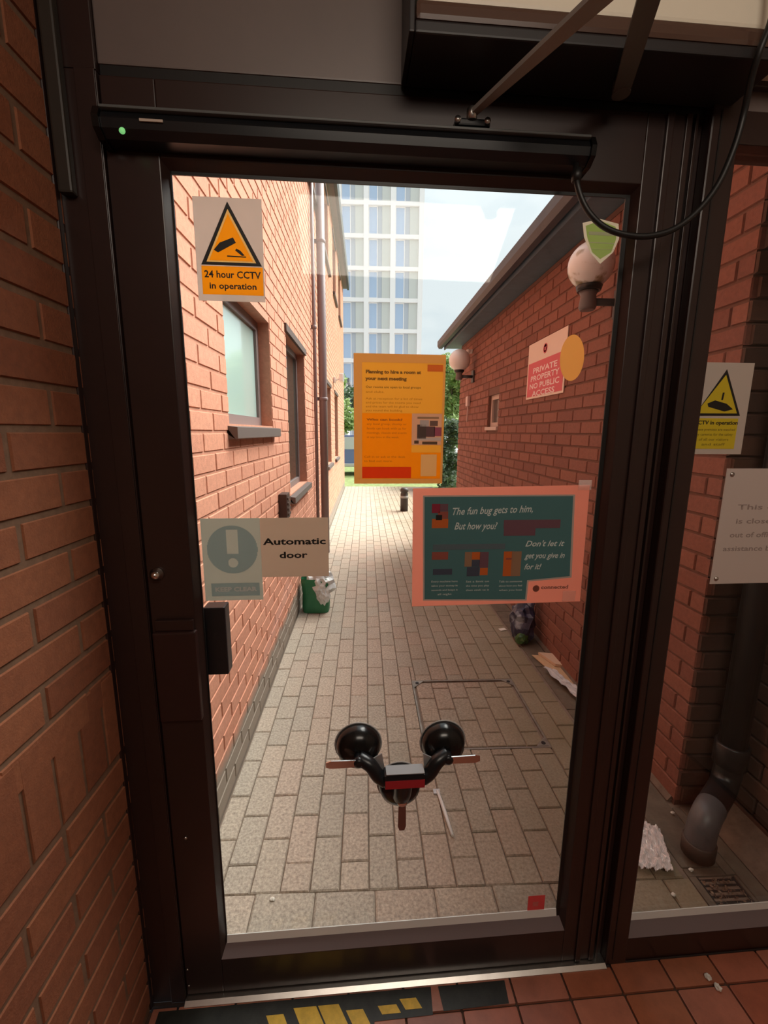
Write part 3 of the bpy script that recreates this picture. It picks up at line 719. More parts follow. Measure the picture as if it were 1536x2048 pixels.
# ---- stickers and posters, fixed to the inside of the glass
VS = .0195
def rect(x0, y0, x1, y1, v=VS):
    a = D(x0, y0, v); b = D(x1, y1, v); return min(a[0], b[0]), min(a[1], b[1]), max(a[0], b[0]), max(a[1], b[1])
def sheet(parent, r, m, name='sheet', t=.0006, v=VS+.0008):
    return B().box((r[0], v-t, r[1]), (r[2], v, r[3])).build(name, m, parent)
P1, P2, P3 = VS-.0002, VS-.0006, VS-.0010     # print layers towards the viewer
def plate(parent, pts, m, v0, name='print', t=.0003): return B().prism(pts, 'y', v0-t, v0).build(name, m, parent)
CPAP = haze_film('clear_backing', (.72, .66, .60), .80)
YEL = mat('yellow_film', (.95, .55, .03), .4, transl=.75); INK = mat('black_ink', (.012, .010, .008), .5)
YELB = mat('yellow_board', (.80, .62, .03), .4, transl=.2)
def cctv(parent, r, yel, shape='left', v=0.0):
    u0, z0, u1, z1 = r; w = u1-u0; h = z1-z0
    def q(a, b): return (u0+a*w, z0+b*h)
    T0, T1, T2 = [q(.07, .355), q(.97, .355), q(.50, .965)], [q(.15, .385), q(.885, .385), q(.50, .895)], [q(.19, .40), q(.84, .40), q(.50, .85)]
    for A_, B_, m_, n_ in ((T0, T1, INK, 'triangle_border'), (T1, T2, mat('pale_yellow', (.9, .72, .38), .5, transl=.7), 'triangle_edge')):
        b = B()
        for i in range(3): j = (i+1) % 3; b.prism([A_[i], A_[j], B_[j], B_[i]], 'y', P1+v-.0003, P1+v)
        b.build(n_, m_, parent)
    plate(parent, T2, yel, P1+v, 'triangle')
    # camera pictogram
    k = P3-.0004+v
    if shape == 'left':
        plate(parent, [q(.27, .50), q(.33, .475), q(.60, .575), q(.56, .625), q(.36, .57)][::1], INK, k, 'camera_symbol')
        plate(parent, [q(.60, .52), q(.66, .50), q(.72, .455), q(.68, .45), q(.585, .50)], INK, k, 'camera_symbol')
        plate(parent, [q(.46, .45), q(.74, .445), q(.74, .435), q(.46, .438)][::-1], INK, k, 'camera_symbol')
    else:
        plate(parent, [q(.30, .55), q(.36, .60), q(.56, .56), q(.66, .50), q(.58, .455), q(.32, .49)][::-1], INK, k, 'camera_symbol')
        plate(parent, [q(.56, .47), q(.72, .475), q(.70, .43), q(.58, .44)][::-1], INK, k, 'camera_symbol')
        plate(parent, [q(.42, .66), q(.46, .66), q(.49, .59), q(.45, .59)][::-1], INK, k, 'camera_symbol')
    return q
r = rect(384, 392, 531, 605)
s1 = dthing('warning_sticker', 'clear sticker with an orange yellow camera triangle at top left of the door glass', 'sticker')
q = cctv(s1, r, YEL)
b_ = B()
for pl in ([(0, 0), (1, 0), (1, .065), (0, .065)], [(0, .065), (.07, .065), (.07, .355), (0, .355)], [(.98, .065), (1, .065), (1, .355), (.98, .355)], [(.07, .345), (.98, .345), (.98, .355), (.07, .355)], [(0, .355), (.07, .355), (.50, .965), (.5, 1), (0, 1)], [(.97, .355), (1, .355), (1, 1), (.5, 1), (.5, .965)]):
    b_.prism([q(*p) for p in pl], 'y', P1-.0003, P1)
b_.build('film', CPAP, s1)
u0, z0, u1, z1 = r; w = u1-u0; h = z1-z0
plate(s1, [q(.07, .065), q(.98, .065), q(.98, .345), q(.07, .345)], YEL, P1, 'caption_panel')
put_text(s1, '24 hour CCTV', u0+.525*w, z0+.262*h, P2, .0185, INK, width=w*.84, bold=.0004)
put_text(s1, 'in operation', u0+.525*w, z0+.150*h, P2, .0165, INK, width=w*.70, bold=.0004)

# automatic door sticker in two halves
s2 = dthing('door_sticker', 'two part pale sticker with an exclamation mark and the words Automatic door', 'sticker')
FA = haze_film('pale_green_film', (.62, .64, .57), .93); FB = haze_film('beige_film', (.66, .56, .46), .95)
FC = haze_film('sage_film', (.40, .48, .46), .93)
ra = rect(400, 1037, 527, 1199); rb2 = rect(528, 1031, 658, 1152)
sheet(s2, (ra[2]+.0002, rb2[1], rb2[2], ra[3]), FB, 'right_half')
u0, z0, u1, z1 = ra; w = u1-u0; h = z1-z0; cx, cz, rr = u0+.51*w, z0+.625*h, .43*w
bF, bD = B(), B(); ns = 72; yb0, yb1 = P1-.0003, P1
for i in range(ns):
    a, b = u0+w*i/ns, u0+w*(i+1)/ns; xm = (a+b)/2; dx = xm-cx; disc = []; film = [(z0, z1)]
    if abs(dx) < rr:
        e_ = math.sqrt(rr*rr-dx*dx); disc = [(cz-e_, cz+e_)]
        if abs(dx) < .10*w: disc = cut(disc, cz-.05*h, cz+.24*h)
        if abs(dx) < .085*w:
            g_ = math.sqrt((.085*w)**2-dx*dx); disc = cut(disc, cz-.16*h-g_, cz-.16*h+g_)
    if u0+.11*w < xm < u0+.95*w: disc = disc+[(z0+.055*h, z0+.215*h)]
    for c, d in disc: film = cut(film, c, d); bD.box((a, yb0, c), (b, yb1, d))
    for c, d in film: bF.box((a, yb0, c), (b, yb1, d))
bF.build('left_half', FA, s2); bD.build('symbol', FC, s2)
put_text(s2, 'KEEP CLEAR', u0+.53*w, z0+.135*h, P2, .014, mat('pale_ink', (.62, .64, .60), .6), width=w*.72, bold=.0005)
u0, z0, u1, z1 = ra[2], rb2[1], rb2[2], ra[3]; w = u1-u0; h = z1-z0
put_text(s2, 'Automatic', u0+.5*w, z0+.60*h, P1, .021, INK, width=w*.93, bold=.0006)
put_text(s2, 'door', u0+.47*w, z0+.37*h, P1, .021, INK, width=w*.42, bold=.0006)

# orange poster
s3 = dthing('poster', 'orange portrait poster with small text and a photo, in the middle of the glass', 'poster')
ro = rect(707, 706, 884, 967)
OR1 = mat('orange_paper', (.92, .60, .15), .6, transl=.8); OR0 = mat('tan_paper', (.82, .54, .24), .6, transl=.8); OR2 = mat('deep_orange_print', (.96, .49, .02), .6, transl=.8)
u0, z0, u1, z1 = ro; w = u1-u0; h = z1-z0
def q(a, b): return (u0+a*w, z0+b*h)
def pr(a0, b0, a1, b1, m, v, name='print', par=s3): return plate(par, [q(a0, b0), q(a1, b0), q(a1, b1), q(a0, b1)], m, v, name)
def tiles(par, q_, rects, m, name):
    b = B()
    for a0, b0, a1, b1 in rects: b.prism([q_(a0, b0), q_(a1, b0), q_(a1, b1), q_(a0, b1)], 'y', P1-.0003, P1)
    return b.build(name, m, par)
tiles(s3, q, [(0, 0, 1, .04), (0, .935, 1, 1), (0, .04, .09, .935), (.975, .04, 1, .935)], OR0, 'pocket')
tiles(s3, q, [(.09, .555, .80, .935), (.80, .555, .975, .875), (.80, .925, .975, .935), (.97, .875, .975, .925), (.64, .25, .975, .31)], OR1, 'page')
tiles(s3, q, [(.09, .135, .64, .555), (.09, .04, .64, .045), (.64, .04, .75, .25), (.93, .04, .975, .25), (.75, .04, .93, .06), (.75, .235, .93, .25)], OR2, 'panel')
pr(.75, .06, .93, .235, mat('buff_print', (.85, .62, .34), .6, transl=.75), P1, 'panel')
pr(.09, .045, .64, .135, mat('red_banner', (.85, .17, .03), .6, transl=.75), P1, 'banner')
INKB = mat('brown_ink', (.25, .13, .01), .6, transl=.2); INKO = mat('tan_ink', (.50, .22, .01), .6, transl=.3)
put_text(s3, 'Planning to hire a room at', u0+.13*w, z0+.865*h, P2, .0095, INKB, width=w*.60, bold=.0005, align='LEFT')
put_text(s3, 'your next meeting', u0+.13*w, z0+.815*h, P2, .0095, INKB, width=w*.45, bold=.0005, align='LEFT')
put_text(s3, 'Our rooms are open to local groups', u0+.13*w, z0+.752*h, P2, .0065, INKB, width=w*.60, bold=.0001, align='LEFT')
put_text(s3, 'and clubs.', u0+.13*w, z0+.715*h, P2, .0065, INKO, width=w*.20, align='LEFT')
for k, s in enumerate(('Ask at reception for a list of times', 'and prices for the rooms you need', 'and the team will be glad to show', 'you round the building')):
    put_text(s3, s, u0+.13*w, z0+(.665-k*.030)*h, P2, .0062, INKO, width=w*(.62, .60, .58, .40)[k], align='LEFT')
for k, s in enumerate(('Who can book?', 'any local group, charity or', 'family can book with us for', 'meetings, classes and events', 'at any time in the week.')):
    put_text(s3, s, u0+.14*w, z0+(.505-k*.034)*h, P3, .0062, INKO, width=w*(.40, .44, .44, .44, .36)[k], align='LEFT', bold=.0003 if k == 0 else 0)
for k, s in enumerate(('Call in or ask at the desk', 'to find out more.')):
    put_text(s3, s, u0+.11*w, z0+(.215-k*.034)*h, P3, .0062, INKO, width=w*(.46, .32)[k], align='LEFT')
# small photo of people round a table
pr(.6401, .31, .975, .555, mat('photo_ground', (.82, .58, .42), .6, transl=.7), P1, 'photo')
for a0, b0, a1, b1, c in ((.70, .36, .80, .47, (.10, .055, .04)), (.80, .375, .90, .455, (.15, .06, .06)), (.89, .38, .975, .45, (.42, .08, .13)), (.73, .455, .83, .505, (.62, .50, .45)), (.84, .46, .93, .50, (.20, .10, .07)), (.67, .32, .72, .345, (.13, .06, .02)), (.76, .315, .93, .337, (.14, .07, .03)), (.70, .345, .97, .37, (.75, .58, .50)), (.70, .515, .94, .53, (.40, .22, .10))):
    pr(a0, b0, a1, b1, mat('photo_%d' % int(c[0]*100+c[1]*1000), c, .6), P3-.0004, 'photo_detail')
pr(.80, .875, .97, .925, mat('rust_print', (.80, .32, .08), .6, transl=.7), P1, 'logo_block')

# teal poster with pink border
s4 = dthing('poster', 'teal landscape poster in a pink border, right of centre on the glass', 'poster')
PINK = mat('pink_paper', (.93, .54, .44), .6, transl=.75); TEAL = mat('teal_print', (.10, .25, .26), .5, transl=.30)
CH = mat('chalk_print', (.85, .92, .88), .6, transl=.3)
cs = [D(*p, VS) for p in ((824, 1213), (1160, 1203), (1180, 970), (826, 977))]
B().prism(cs, 'y', VS+.0002, VS+.0008).build('sheet', PINK, s4)
t4 = [D(*p, VS) for p in ((849, 1198), (1050, 1198), (1054, 1160), (1139, 1152), (1146, 992), (849, 994))]
plate(s4, [D(*p, VS) for p in ((846, 1201), (1053, 1201), (1057, 1163), (1143, 1155), (1150, 989), (846, 991))], mat('pale_edge', (.62, .60, .55), .6, transl=.4), P1, 'print_edge')
plate(s4, t4, TEAL, P2, 'panel')
def tx(s, x, y, size, wpx, m=CH, align='LEFT', bold=0., it=.0, v=P3, rot=0):
    u, z = D(x, y, v); u2, _ = D(x+wpx, y, v)
    return put_text(s4, s, u, z, v, size, m, width=abs(u2-u), align=align, bold=bold, italic=it, rot=rot)
def pp(x0, y0, x1, y1, m, v=P3, name='print', par=None):
    r_ = rect(x0, y0, x1, y1, v); return plate(par or s4, [(r_[0], r_[1]), (r_[2], r_[1]), (r_[2], r_[3]), (r_[0], r_[3])], m, v, name)
tx('The fun bug gets to him,', 902, 1024, .024, 160, it=.35, bold=.0003, rot=.03)
tx('But how you?', 908, 1053, .024, 86, it=.35, bold=.0003)
tx("Don't let it", 1050, 1088, .020, 78, it=.35, bold=.0003); tx('get you give in', 1050, 1112, .020, 80, it=.35, bold=.0003); tx('for it!', 1048, 1134, .020, 34, it=.35, bold=.0003)
MAU = mat('mauve_print', (.22, .10, .13), .6, transl=.3); NAV = mat('navy_print', (.05, .06, .09), .6); SLT = mat('slate_print', (.09, .13, .15), .6)
pp(1008, 1040, 1120, 1056, MAU); pp(1008, 1057, 1070, 1071, MAU); pp(866, 1089, 1010, 1098, SLT)
CRI = mat('crimson_print', (.38, .025, .06), .6, transl=.3); ORP = mat('orange_print', (.75, .17, .03), .6, transl=.3); SAL = mat('salmon_print', (.42, .11, .08), .6, transl=.3); TAN = mat('tan_print', (.42, .24, .14), .6, transl=.3)
pp(864, 1008, 880, 1026, CRI); pp(880, 1008, 896, 1022, MAU); pp(864, 1038, 896, 1056, ORP); pp(876, 1023, 896, 1037, SAL); pp(872, 1030, 884, 1040, INK, P3-.0004)
pp(864, 1104, 896, 1119, SAL); pp(866, 1138, 904, 1149, NAV)
pp(944, 1104, 960, 1119, ORP); pp(960, 1104, 976, 1135, MAU); pp(930, 1104, 943, 1133, TAN); pp(934, 1134, 958, 1152, NAV); pp(960, 1136, 975, 1150, ORP); pp(944, 1120, 959, 1133, NAV)
pp(1008, 1103, 1024, 1152, ORP); pp(1024, 1103, 1040, 1152, TAN); pp(1012, 1116, 1023, 1119, SAL, P3-.0004)
for x0, ls in ((864, ('Every machine here', 'takes your money in', 'seconds and keeps it', 'all night')), (930, ('Set a limit on', 'the time you play', 'then stick to it')), (996, ('Talk to someone', 'about how you feel', 'when you lose'))):
    for k, s in enumerate(ls): tx(s, x0+25, 1163+k*8.5, .0068, (52, 52, 52, 28)[k] if x0 == 864 else 46, m=CH, align='CENTER')
u, z = D(1072, 1177, P1)
B().lathe([(.0085, -.0003), (.0085, .0), (.0065, 0), (.0065, -.0003)], (u, P1-.0002, z), 'y', 20).build('logo_ring', mat('logo_brown', (.28, .09, .06), .6), s4)
tx('connected', 1082, 1175, .013, 54, m=mat('logo_ink', (.30, .12, .09), .6), bold=.0004, v=P1)
MATS['tape'] = haze_film('tape', (.8, .75, .7), .3)
for x0, y0 in ((1140, 1190), (1172, 968)):
    r_ = rect(x0-14, y0-8, x0+10, y0+12, VS-.0016); B().box((r_[0], VS-.0020, r_[1]), (r_[2], VS-.0016, r_[3])).build('tape', MATS['tape'], s4)

# round stickers seen at the right edge of the glass
s5 = dthing('round_sticker', 'plain amber oval sticker over the red notice at the right of the glass', 'sticker')
AMB = haze_film('amber_film', (1, .66, .26), .94); GRN = haze_film('green_film', (.66, .82, .38), .9); GRB = haze_film('cream_film', (.85, .84, .72), .94)
c0 = D(1144, 716, VS); ra_ = abs(D(1168, 716, VS)[0]-c0[0]); rz = abs(D(1144, 762, VS)[1]-c0[1])
plate(s5, [(c0[0]+(ra_)*math.cos(t*math.pi/20), c0[1]+(rz)*math.sin(t*math.pi/20)) for t in range(40)], AMB, P1, 'disc')
s6 = dthing('shield_sticker', 'green striped shield sticker with a cream edge, beneath the cable loop', 'sticker')
def shp(k): return [D(x, y, VS) for x, y in (((1165+k, 446+k)), (1200, 438+k*.6), (1237-k, 448+k), (1238-k, 478), (1226-k*.7, 505), (1200, 528-k*1.6), (1180+k*.7, 505), (1168+k, 475))][::-1]
plate(s6, shp(0), GRB, P1, 'edge'); plate(s6, shp(6), GRN, P2, 'field')
for y0, y1 in ((463, 472), (484, 488), (497, 500)): pp(1178, y0, 1229, y1, GRB, P3, 'stripe', s6)
s7 = dthing('red_sticker', 'small worn red square sticker at the bottom right of the door glass', 'sticker')
r_ = rect(1057, 1793, 1088, 1819); sheet(s7, r_, haze_film('red_film', (.75, .14, .14), .85), 'film')
pp(1066, 1804, 1076, 1812, haze_film('pink_film', (.85, .45, .42), .8), P1, 'patch', s7)

# side pane signs (stand off on the pane)
s8 = dthing('warning_sign', 'white and yellow camera warning sign on the side pane, partly behind the post', 'sign')
BRD = mat('sign_board', (.66, .57, .50), .5, transl=.15)
cs = [D(*p, VS) for p in ((1378, 908), (1478, 907), (1506, 724), (1392, 724))]
u0 = min(c[0] for c in cs); u0 = .735+.025; u1 = D(1478, 907, VS)[0]+.004; z0 = cs[0][1]; z1 = cs[3][1]
u0 = u1-.148
r8 = (u0, z0, u1, z1)
u0c = .7665
B().box((u0c, VS-.0008, z0), (u1, VS+.0008, z1)).build('board', BRD, s8)
u0, z0, u1, z1 = r8; w = u1-u0; h = z1-z0
def q8(a, b): return (max(u0+a*w, u0c), z0+b*h)
pale = mat('pale_yellow2', (.80, .68, .25), .5)
plate(s8, [q8(.04, .425), q8(.88, .43), q8(.55, .93)], INK, P1-.001, 'triangle_border'); plate(s8, [q8(.13, .452), q8(.82, .455), q8(.545, .87)], YELB, P2-.001, 'triangle')
k = P3-.001
plate(s8, [q8(.30, .56), q8(.42, .595), q8(.62, .56), q8(.74, .50), q8(.60, .475), q8(.32, .525)][::-1], INK, k, 'camera_symbol')
plate(s8, [q8(.52, .60), q8(.55, .60), q8(.56, .68), q8(.53, .68)], INK, k, 'camera_symbol')
plate(s8, [q8(.03, .06), q8(.86, .06), q8(.86, .40), q8(.03, .40)], YELB, P1-.001, 'caption_panel')
put_text(s8, 'CCTV in operation', u0+.49*w, z0+.350*h, k, .0125, INK, width=w*.74, bold=.0003)
for i, s in enumerate(('These premises are watched', 'by cameras for the safety', 'of all our visitors', 'and staff')):
    put_text(s8, s, u0+.49*w, z0+(.275-i*.055)*h, k, .0085, mat('olive_ink', (.28, .20, .02), .6), width=w*(.68, .62, .5, .4)[i])
s9 = dthing('notice_board', 'white notice with faint grey lettering and corner screws on the side pane', 'sign')
u0, z1 = D(1452, 937, VS); u0b, z0 = D(1421, 1170, VS); u0 = (u0+u0b)/2; u1 = u0+.30; z0 += .003
B().box((u0, VS-.0010, z0), (u1, VS+.0008, z1), .0003).build('board', mat('white_board', (.70, .60, .55), .5, transl=.12), s9)
GI = mat('grey_ink', (.36, .28, .25), .6)
for i, s in enumerate(('This entrance', 'is closed at night', 'out of office hours use', 'assistance button please')):
    put_text(s9, s, (u0+u1)/2, z1-.095-i*.035, VS-.0013, .018, GI, width=(.215, .215, .235, .26)[i], bold=.0003)
for a, b in ((u0+.014, z1-.014), (u1-.014, z1-.014), (u0+.014, z0+.014), (u1-.014, z0+.014)):
    B().lathe([(.0055, 0), (.0055, -.002), (0, -.003)], (a, VS-.0011, b), 'y', 12).build('screw', SILV, s9)

# ---- suction lifter
sl = dthing('suction_lifter', 'black three cup suction lifter with chrome levers clamped low on the glass', 'tool')
def cup(cu, cz, r, lv, ang):
    c = B().lathe([(.0, .006), (r*.80, .0062), (r, .0205), (r*1.03, .019), (r*.97, .006), (r*.90, -.006), (r*.66, -.018), (r*.36, -.025), (0, -.027)][2:], (cu, 0, cz), 'y', 30).build('suction_cup', RUBG, sl)
    B().lathe([(r*1.05, .0185), (r*1.08, .0195), (r*1.06, .0207), (r*1.0, .0207)], (cu, 0, cz), 'y', 30).build('cup_lip', mat('lip_grey', (.38, .37, .36), .4), c)
    d = Vector((math.cos(ang), 0, math.sin(ang))); n = Vector((-d.z, 0, d.x)); p = Vector((cu, -.046, cz)); L = .078
    p0 = p-d*.004
    vs = []
    for q_, w_ in ((p0, .009), (p+d*L*.85, .010), (p+d*L, .006)):
        for a, b in ((-1, 0), (1, 0), (1, 1), (-1, 1)): vs.append(q_+n*(a*w_)+Vector((0, -.003*b+.0, 0)))
    f = [(0, 1, 2, 3), (8, 11, 10, 9)]+[(i*4+j, i*4+(j+1) % 4, (i+1)*4+(j+1) % 4, (i+1)*4+j)[::-1] for i in (0, 1) for j in range(4)]
    B().add(vs, f).build('lever', CHROME if lv == 0 else mat('brown_lever', (.16, .06, .045), .35), c)
    B().lathe([(.012, -.024), (.012, -.050), (.006, -.053)], (cu, 0, cz), 'y', 16).build('pivot', BLACK if lv == 0 else CHROME, c)
cup(-.018, .742, .056, 0, math.pi); cup(.199, .738, .056, 0, 0); cup(.088, .625, .055, 1, -math.pi/2)
for pl in (((727, 1527), (764, 1506), (770, 1540), (757, 1549)), ((846, 1506), (884, 1524), (862, 1546), (848, 1541))):
    B().prism([D(x, y, -.034) for x, y in pl], 'y', -.036, -.033).build('flange', mat('flange_grey', (.50, .50, .50), .3, .5), sl)
B().box((.040, -.070, .682), (.142, -.034, .722), .010).build('handle', BLACK, sl)
B().box((.046, -.068, .7222), (.138, -.038, .7245), .001).build('handle_top', mat('grey_top', (.30, .30, .31), .3), sl)
B().box((.044, -.0715, .688), (.138, -.0702, .709)).build('label_strip', mat('red_label', (.42, .02, .03), .35), sl)
for a in (-1, 1):
    c = .091; e_ = (-.017 if a < 0 else .199)
    B().tube(smooth([Vector((c+a*.045, -.048, .692)), Vector((c+a*.064, -.046, .706)), Vector((c+a*.082, -.042, .732)), Vector((e_, -.030, .742))]), [.017]*18+[.016], 12).build('frame_arm', BLACK, sl)
B().tube(smooth([Vector((c, -.048, .69)), Vector((.089, -.042, .655)), Vector((.088, -.030, .63))]), .022, 12).build('frame_arm', BLACK, sl)

# ---- hazard tape on the floor in front of the threshold
ht = dthing('hazard_tape', 'worn black and yellow hazard tape on the tiles along the threshold', 'tape')
TP = mat('tape_black', (.022, .022, .018), .5, var=.4, vscale=30); TY = mat('tape_yellow', (.72, .45, .05), .5, var=.2, vscale=40)
def strip(pts, m, name, z=.0018, t=.0006): return B().prism(pts, 'z', z, z+t).build(name, m, ht)
v1 = -.0235
strip([(-.55, v1-.135), (.01, v1-.118), (.02, v1-.062), (.175, v1-.060), (.18, v1-.001), (-.55, v1-.001)], TP, 'tape')
strip([(.205, v1-.055), (.385, v1-.052), (.39, v1-.002), (.20, v1-.002)], TP, 'tape')
for a, b, c, d in ((-.315, .030, v1-.10, v1-.045), (-.265, .045, v1-.115, v1-.03), (-.195, .060, v1-.11, v1-.02), (-.13, .055, v1-.085, v1-.02), (-.055, .045, v1-.068, v1-.035), (.03, .05, v1-.050, v1-.032), (.09, .045, v1-.045, v1-.022)):
    s_ = (d-c)*.6
    strip([(a+s_, c), (a+b+s_, c), (a+b, d), (a, d)], TY, 'stripe', .0025)

# ---- litter inside
def blob(c, r, n=2, amp=.25, seed=0, sub=2, fl=True, sq=1.0):
    bm = bmesh.new(); bmesh.ops.create_icosphere(bm, subdivisions=sub, radius=1)
    for v in bm.verts:
        p = v.co.copy(); k = 1+amp*noise.noise(p*n+Vector((seed*7.1, seed*3.3, 0)))
        if sq != 1: p = Vector([math.copysign(abs(t)**sq, t) for t in p])
        v.co = Vector((p.x*r[0]*k, p.y*r[1]*k, p.z*r[2]*k))
        if fl and v.co.z < -r[2]*.8: v.co.z = -r[2]*.8
    bm.verts.index_update()
    b = B().add([(v.co.x+c[0], v.co.y+c[1], v.co.z+c[2]) for v in bm.verts], [[v.index for v in f.verts] for f in bm.faces], False); bm.free(); return b
FOAM = mat('foam', (.80, .76, .68), .8)
for n_, (x, y, lab) in enumerate(((1415, 1957, 'white scrap of foam on the red tiles, nearer the side pane'), (1435, 1978, 'white scrap of foam on the red tiles, further from the side pane'))):
    p = flr(x, y); tag(blob((0, 0, .006), (.008, .009, .007), 3, .5, n_).build('foam_scrap', FOAM, loc=(p.x, p.y, .001)), lab, 'litter', 'foam scraps on the tiles')

# ================================================================== litter outside
gb_ = tag(empty('carrier_bag', (-.425, 3.56, 0)), 'green bag with a white plastic bag stuffed in its top, against the left wall', 'bag')
GB = mat('green_bag', (.02, .20, .09), .45, bump=.4, bscale=30)
bm_ = B(); prof = [(.12, 0), (.125, .05), (.12, .16), (.135, .27), (.13, .30)]
vs = []; nn = 28
for rr_, hh in prof:
    for k_ in range(nn):
        q_ = 2*math.pi*k_/nn; sx = math.copysign(abs(math.cos(q_))**.5, math.cos(q_)); sy_ = math.copysign(abs(math.sin(q_))**.5, math.sin(q_))
        w_ = 1+.06*noise.noise(Vector((sx*3, sy_*3, hh*14)))
        vs.append((sx*rr_*.93*w_, sy_*rr_*.72*w_, hh+.003))
fs = [(i*nn+k_, i*nn+(k_+1) % nn, (i+1)*nn+(k_+1) % nn, (i+1)*nn+k_) for i in range(len(prof)-1) for k_ in range(nn)]+[tuple(range(nn))[::-1]]
bm_.add(vs, fs, False).build('bag', GB, gb_)
B().tube(smooth([Vector((-.07, .06, .30)), Vector((-.06, .06, .38)), Vector((0, .06, .41)), Vector((.05, .06, .38)), Vector((.06, .06, .30))]), .007, 6).build('handle', GB, gb_)
blob((.04, -.01, .25), (.115, .10, .13), 3.5, .35, 3, 3, False).build('plastic_bag', mat('white_film', (.72, .76, .76), .3, bump=.5, bscale=60), gb_)
blob((.07, -.075, .16), (.055, .04, .08), 4, .4, 5, 3, False).build('plastic_bag', MATS['white_film'], gb_)
bb = tag(empty('rubbish_bag', (1.17, 2.98, 0)), 'dark blue patterned bag slumped against the foot of the right wall', 'bag')
blob((0, 0, .13), (.085, .12, .16), 2.5, .35, 8, 3).build('bag', mat('navy_bag', (.022, .026, .065), .4, var=.5, vscale=18, stain=('blot', .56, (.30, .34, .40))), bb)
blob((.045, .02, .29), (.05, .07, .09), 3, .4, 9, 2, False).build('bag_top', mat('navy_bag2', (.05, .055, .13), .4, var=.5, vscale=25, stain=('blot', .50, (.42, .46, .55))), bb)
blob((-.03, -.09, .045), (.045, .04, .05), 3, .4, 2, 2).build('green_bottle', mat('bottle_green', (.04, .11, .03), .2), bb)
def flat(pts, m, name, label, cat, t=.006, z=.003, bumpy=0, corr=None):
    o = tag(empty(name, (pts[0][0], pts[0][1], 0)), label, cat); x0, y0 = pts[0][:2]
    B().prism([(x-x0, y-y0) for x, y in pts], 'z', z, z+t).build('sheet', m, o); return o
pts = [(flr(x, y)[0]-.03, flr(x, y)[1]) for x, y in ((1072, 1312), (1112, 1314), (1156, 1358), (1156, 1377), (1138, 1368))]
cbd = flat(pts[::-1], mat('cardboard', (.62, .42, .25), .85, var=.1), 'cardboard_sheet', 'flattened tan cardboard lying by the foot of the right wall', 'cardboard', .005, .0045)
pts2 = [flr(x, y)[:2] for x, y in ((1076, 1312), (1118, 1316), (1136, 1340), (1110, 1336))]; x0, y0 = pts[-1]
B().prism([(x-x0, y-y0) for x, y in pts2][::-1], 'z', .012, .030).build('folded_flap', mat('cardboard2', (.70, .50, .36), .85), cbd)
def crumple(name, quad, m, label, cat, nx=26, ny=26, amp=.012, z0=.006, t=.003, bub=0):
    c = [Vector((*p, 0)) for p in quad]; o0 = c[0]; vs = []; fs = []
    for s in (0, 1):
        for j in range(ny+1):
            for i in range(nx+1):
                a, b = i/nx, j/ny; p = c[0]*(1-a)*(1-b)+c[1]*a*(1-b)+c[2]*a*b+c[3]*(1-a)*b-o0
                z = z0+amp*(.5+.5*noise.noise(Vector((a*5, b*5, bub))))*1.4
                if bub: z += .012*noise.noise(Vector((a*11, b*11, 2)))+.004*((i+j) % 2)
                e_ = .008*noise.noise(Vector((a*9, b*9, 4)))
                vs.append((p.x+e_, p.y+e_, z-(t if s else 0)))
    n = (nx+1)*(ny+1)
    for j in range(ny):
        for i in range(nx):
            q_ = j*(nx+1)+i; fs.append((q_, q_+1, q_+nx+2, q_+nx+1)); fs.append((n+q_, n+q_+nx+1, n+q_+nx+2, n+q_+1))
    o = B().add(vs, fs, False).build(name, m, loc=(o0.x, o0.y, 0)); return tag(o, label, cat)
crumple('plastic_sheet', [flr(x, y)[:2] for x, y in ((1084, 1342), (1152, 1404), (1156, 1386), (1106, 1346))], mat('grey_film', (.60, .60, .62), .3), 'crumpled white plastic strip beside the cardboard', 'plastic', 20, 8, .02, .018, .002)
crumple('bubble_wrap', [flr(x, y)[:2] for x, y in ((1262, 1745), (1345, 1752), (1318, 1668), (1262, 1640))], mat('bubble_film', (.80, .75, .75), .2, spec=1, coat=.4), 'sheet of bubble wrap lying on the ground outside the side pane', 'packaging', 44, 44, .012, .016, .002, 1)
p0, p1 = flr(875, 1585), flr(905, 1675)
st = tag(empty('plastic_strip', (p0.x, p0.y, 0)), 'thin white plastic strip on the pavers below the suction lifter', 'litter')
d = p1-p0; B().tube([(0, 0, .008), (d.x*.5, d.y*.5, .011), (d.x, d.y, .008)], [.006, .008, .006], 8).build('strip', WHITE, st)
B().box((-.018, -.012, .002), (.010, .012, .0075)).build('tab', MATS['grey_film'], st)
p = flr(1005, 1260); tag(B().box((-.028, -.018, .002), (.028, .018, .007), .002).build('paper_scrap', mat('paper', (.85, .80, .72), .8), loc=(p.x, p.y, 0), rotz=.3), 'small white paper scrap on the path near the dark bag', 'litter')
for x, y, lab in ((1382, 1742, 'white crumb of litter by the gully grate'), (1346, 1697+95, 'pale crumb of litter on the ground near the sill of the side pane'), (545, 1801, 'tiny white crumb on the nearest row of pavers'), (1345, 1628, 'tiny pale crumb at the foot of the brick corner')):
    p = flr(x, y); tag(blob((0, 0, .004), (.008, .006, .005), 3, .5, x).build('litter_scrap', FOAM, loc=(p.x, p.y, .002)), lab, 'litter')
# dark bollard beyond
bo = tag(empty('bollard', (.754, 8.32, 0)), 'short dark bollard standing in the passage beyond the posters', 'bollard')
B().lathe([(.075, 0), (.075, .34), (.06, .38), (.08, .385), (.08, .43), (.05, .46), (0, .465)], (0, 0, 0), 'z', 20).build('post', mat('bollard_brown', (.04, .025, .02), .5), bo)
B().lathe([(.0765, .26), (.0785, .265), (.0785, .30), (.0765, .305)], (0, 0, 0), 'z', 20).build('band', mat('band_grey', (.3, .28, .26), .5), bo)

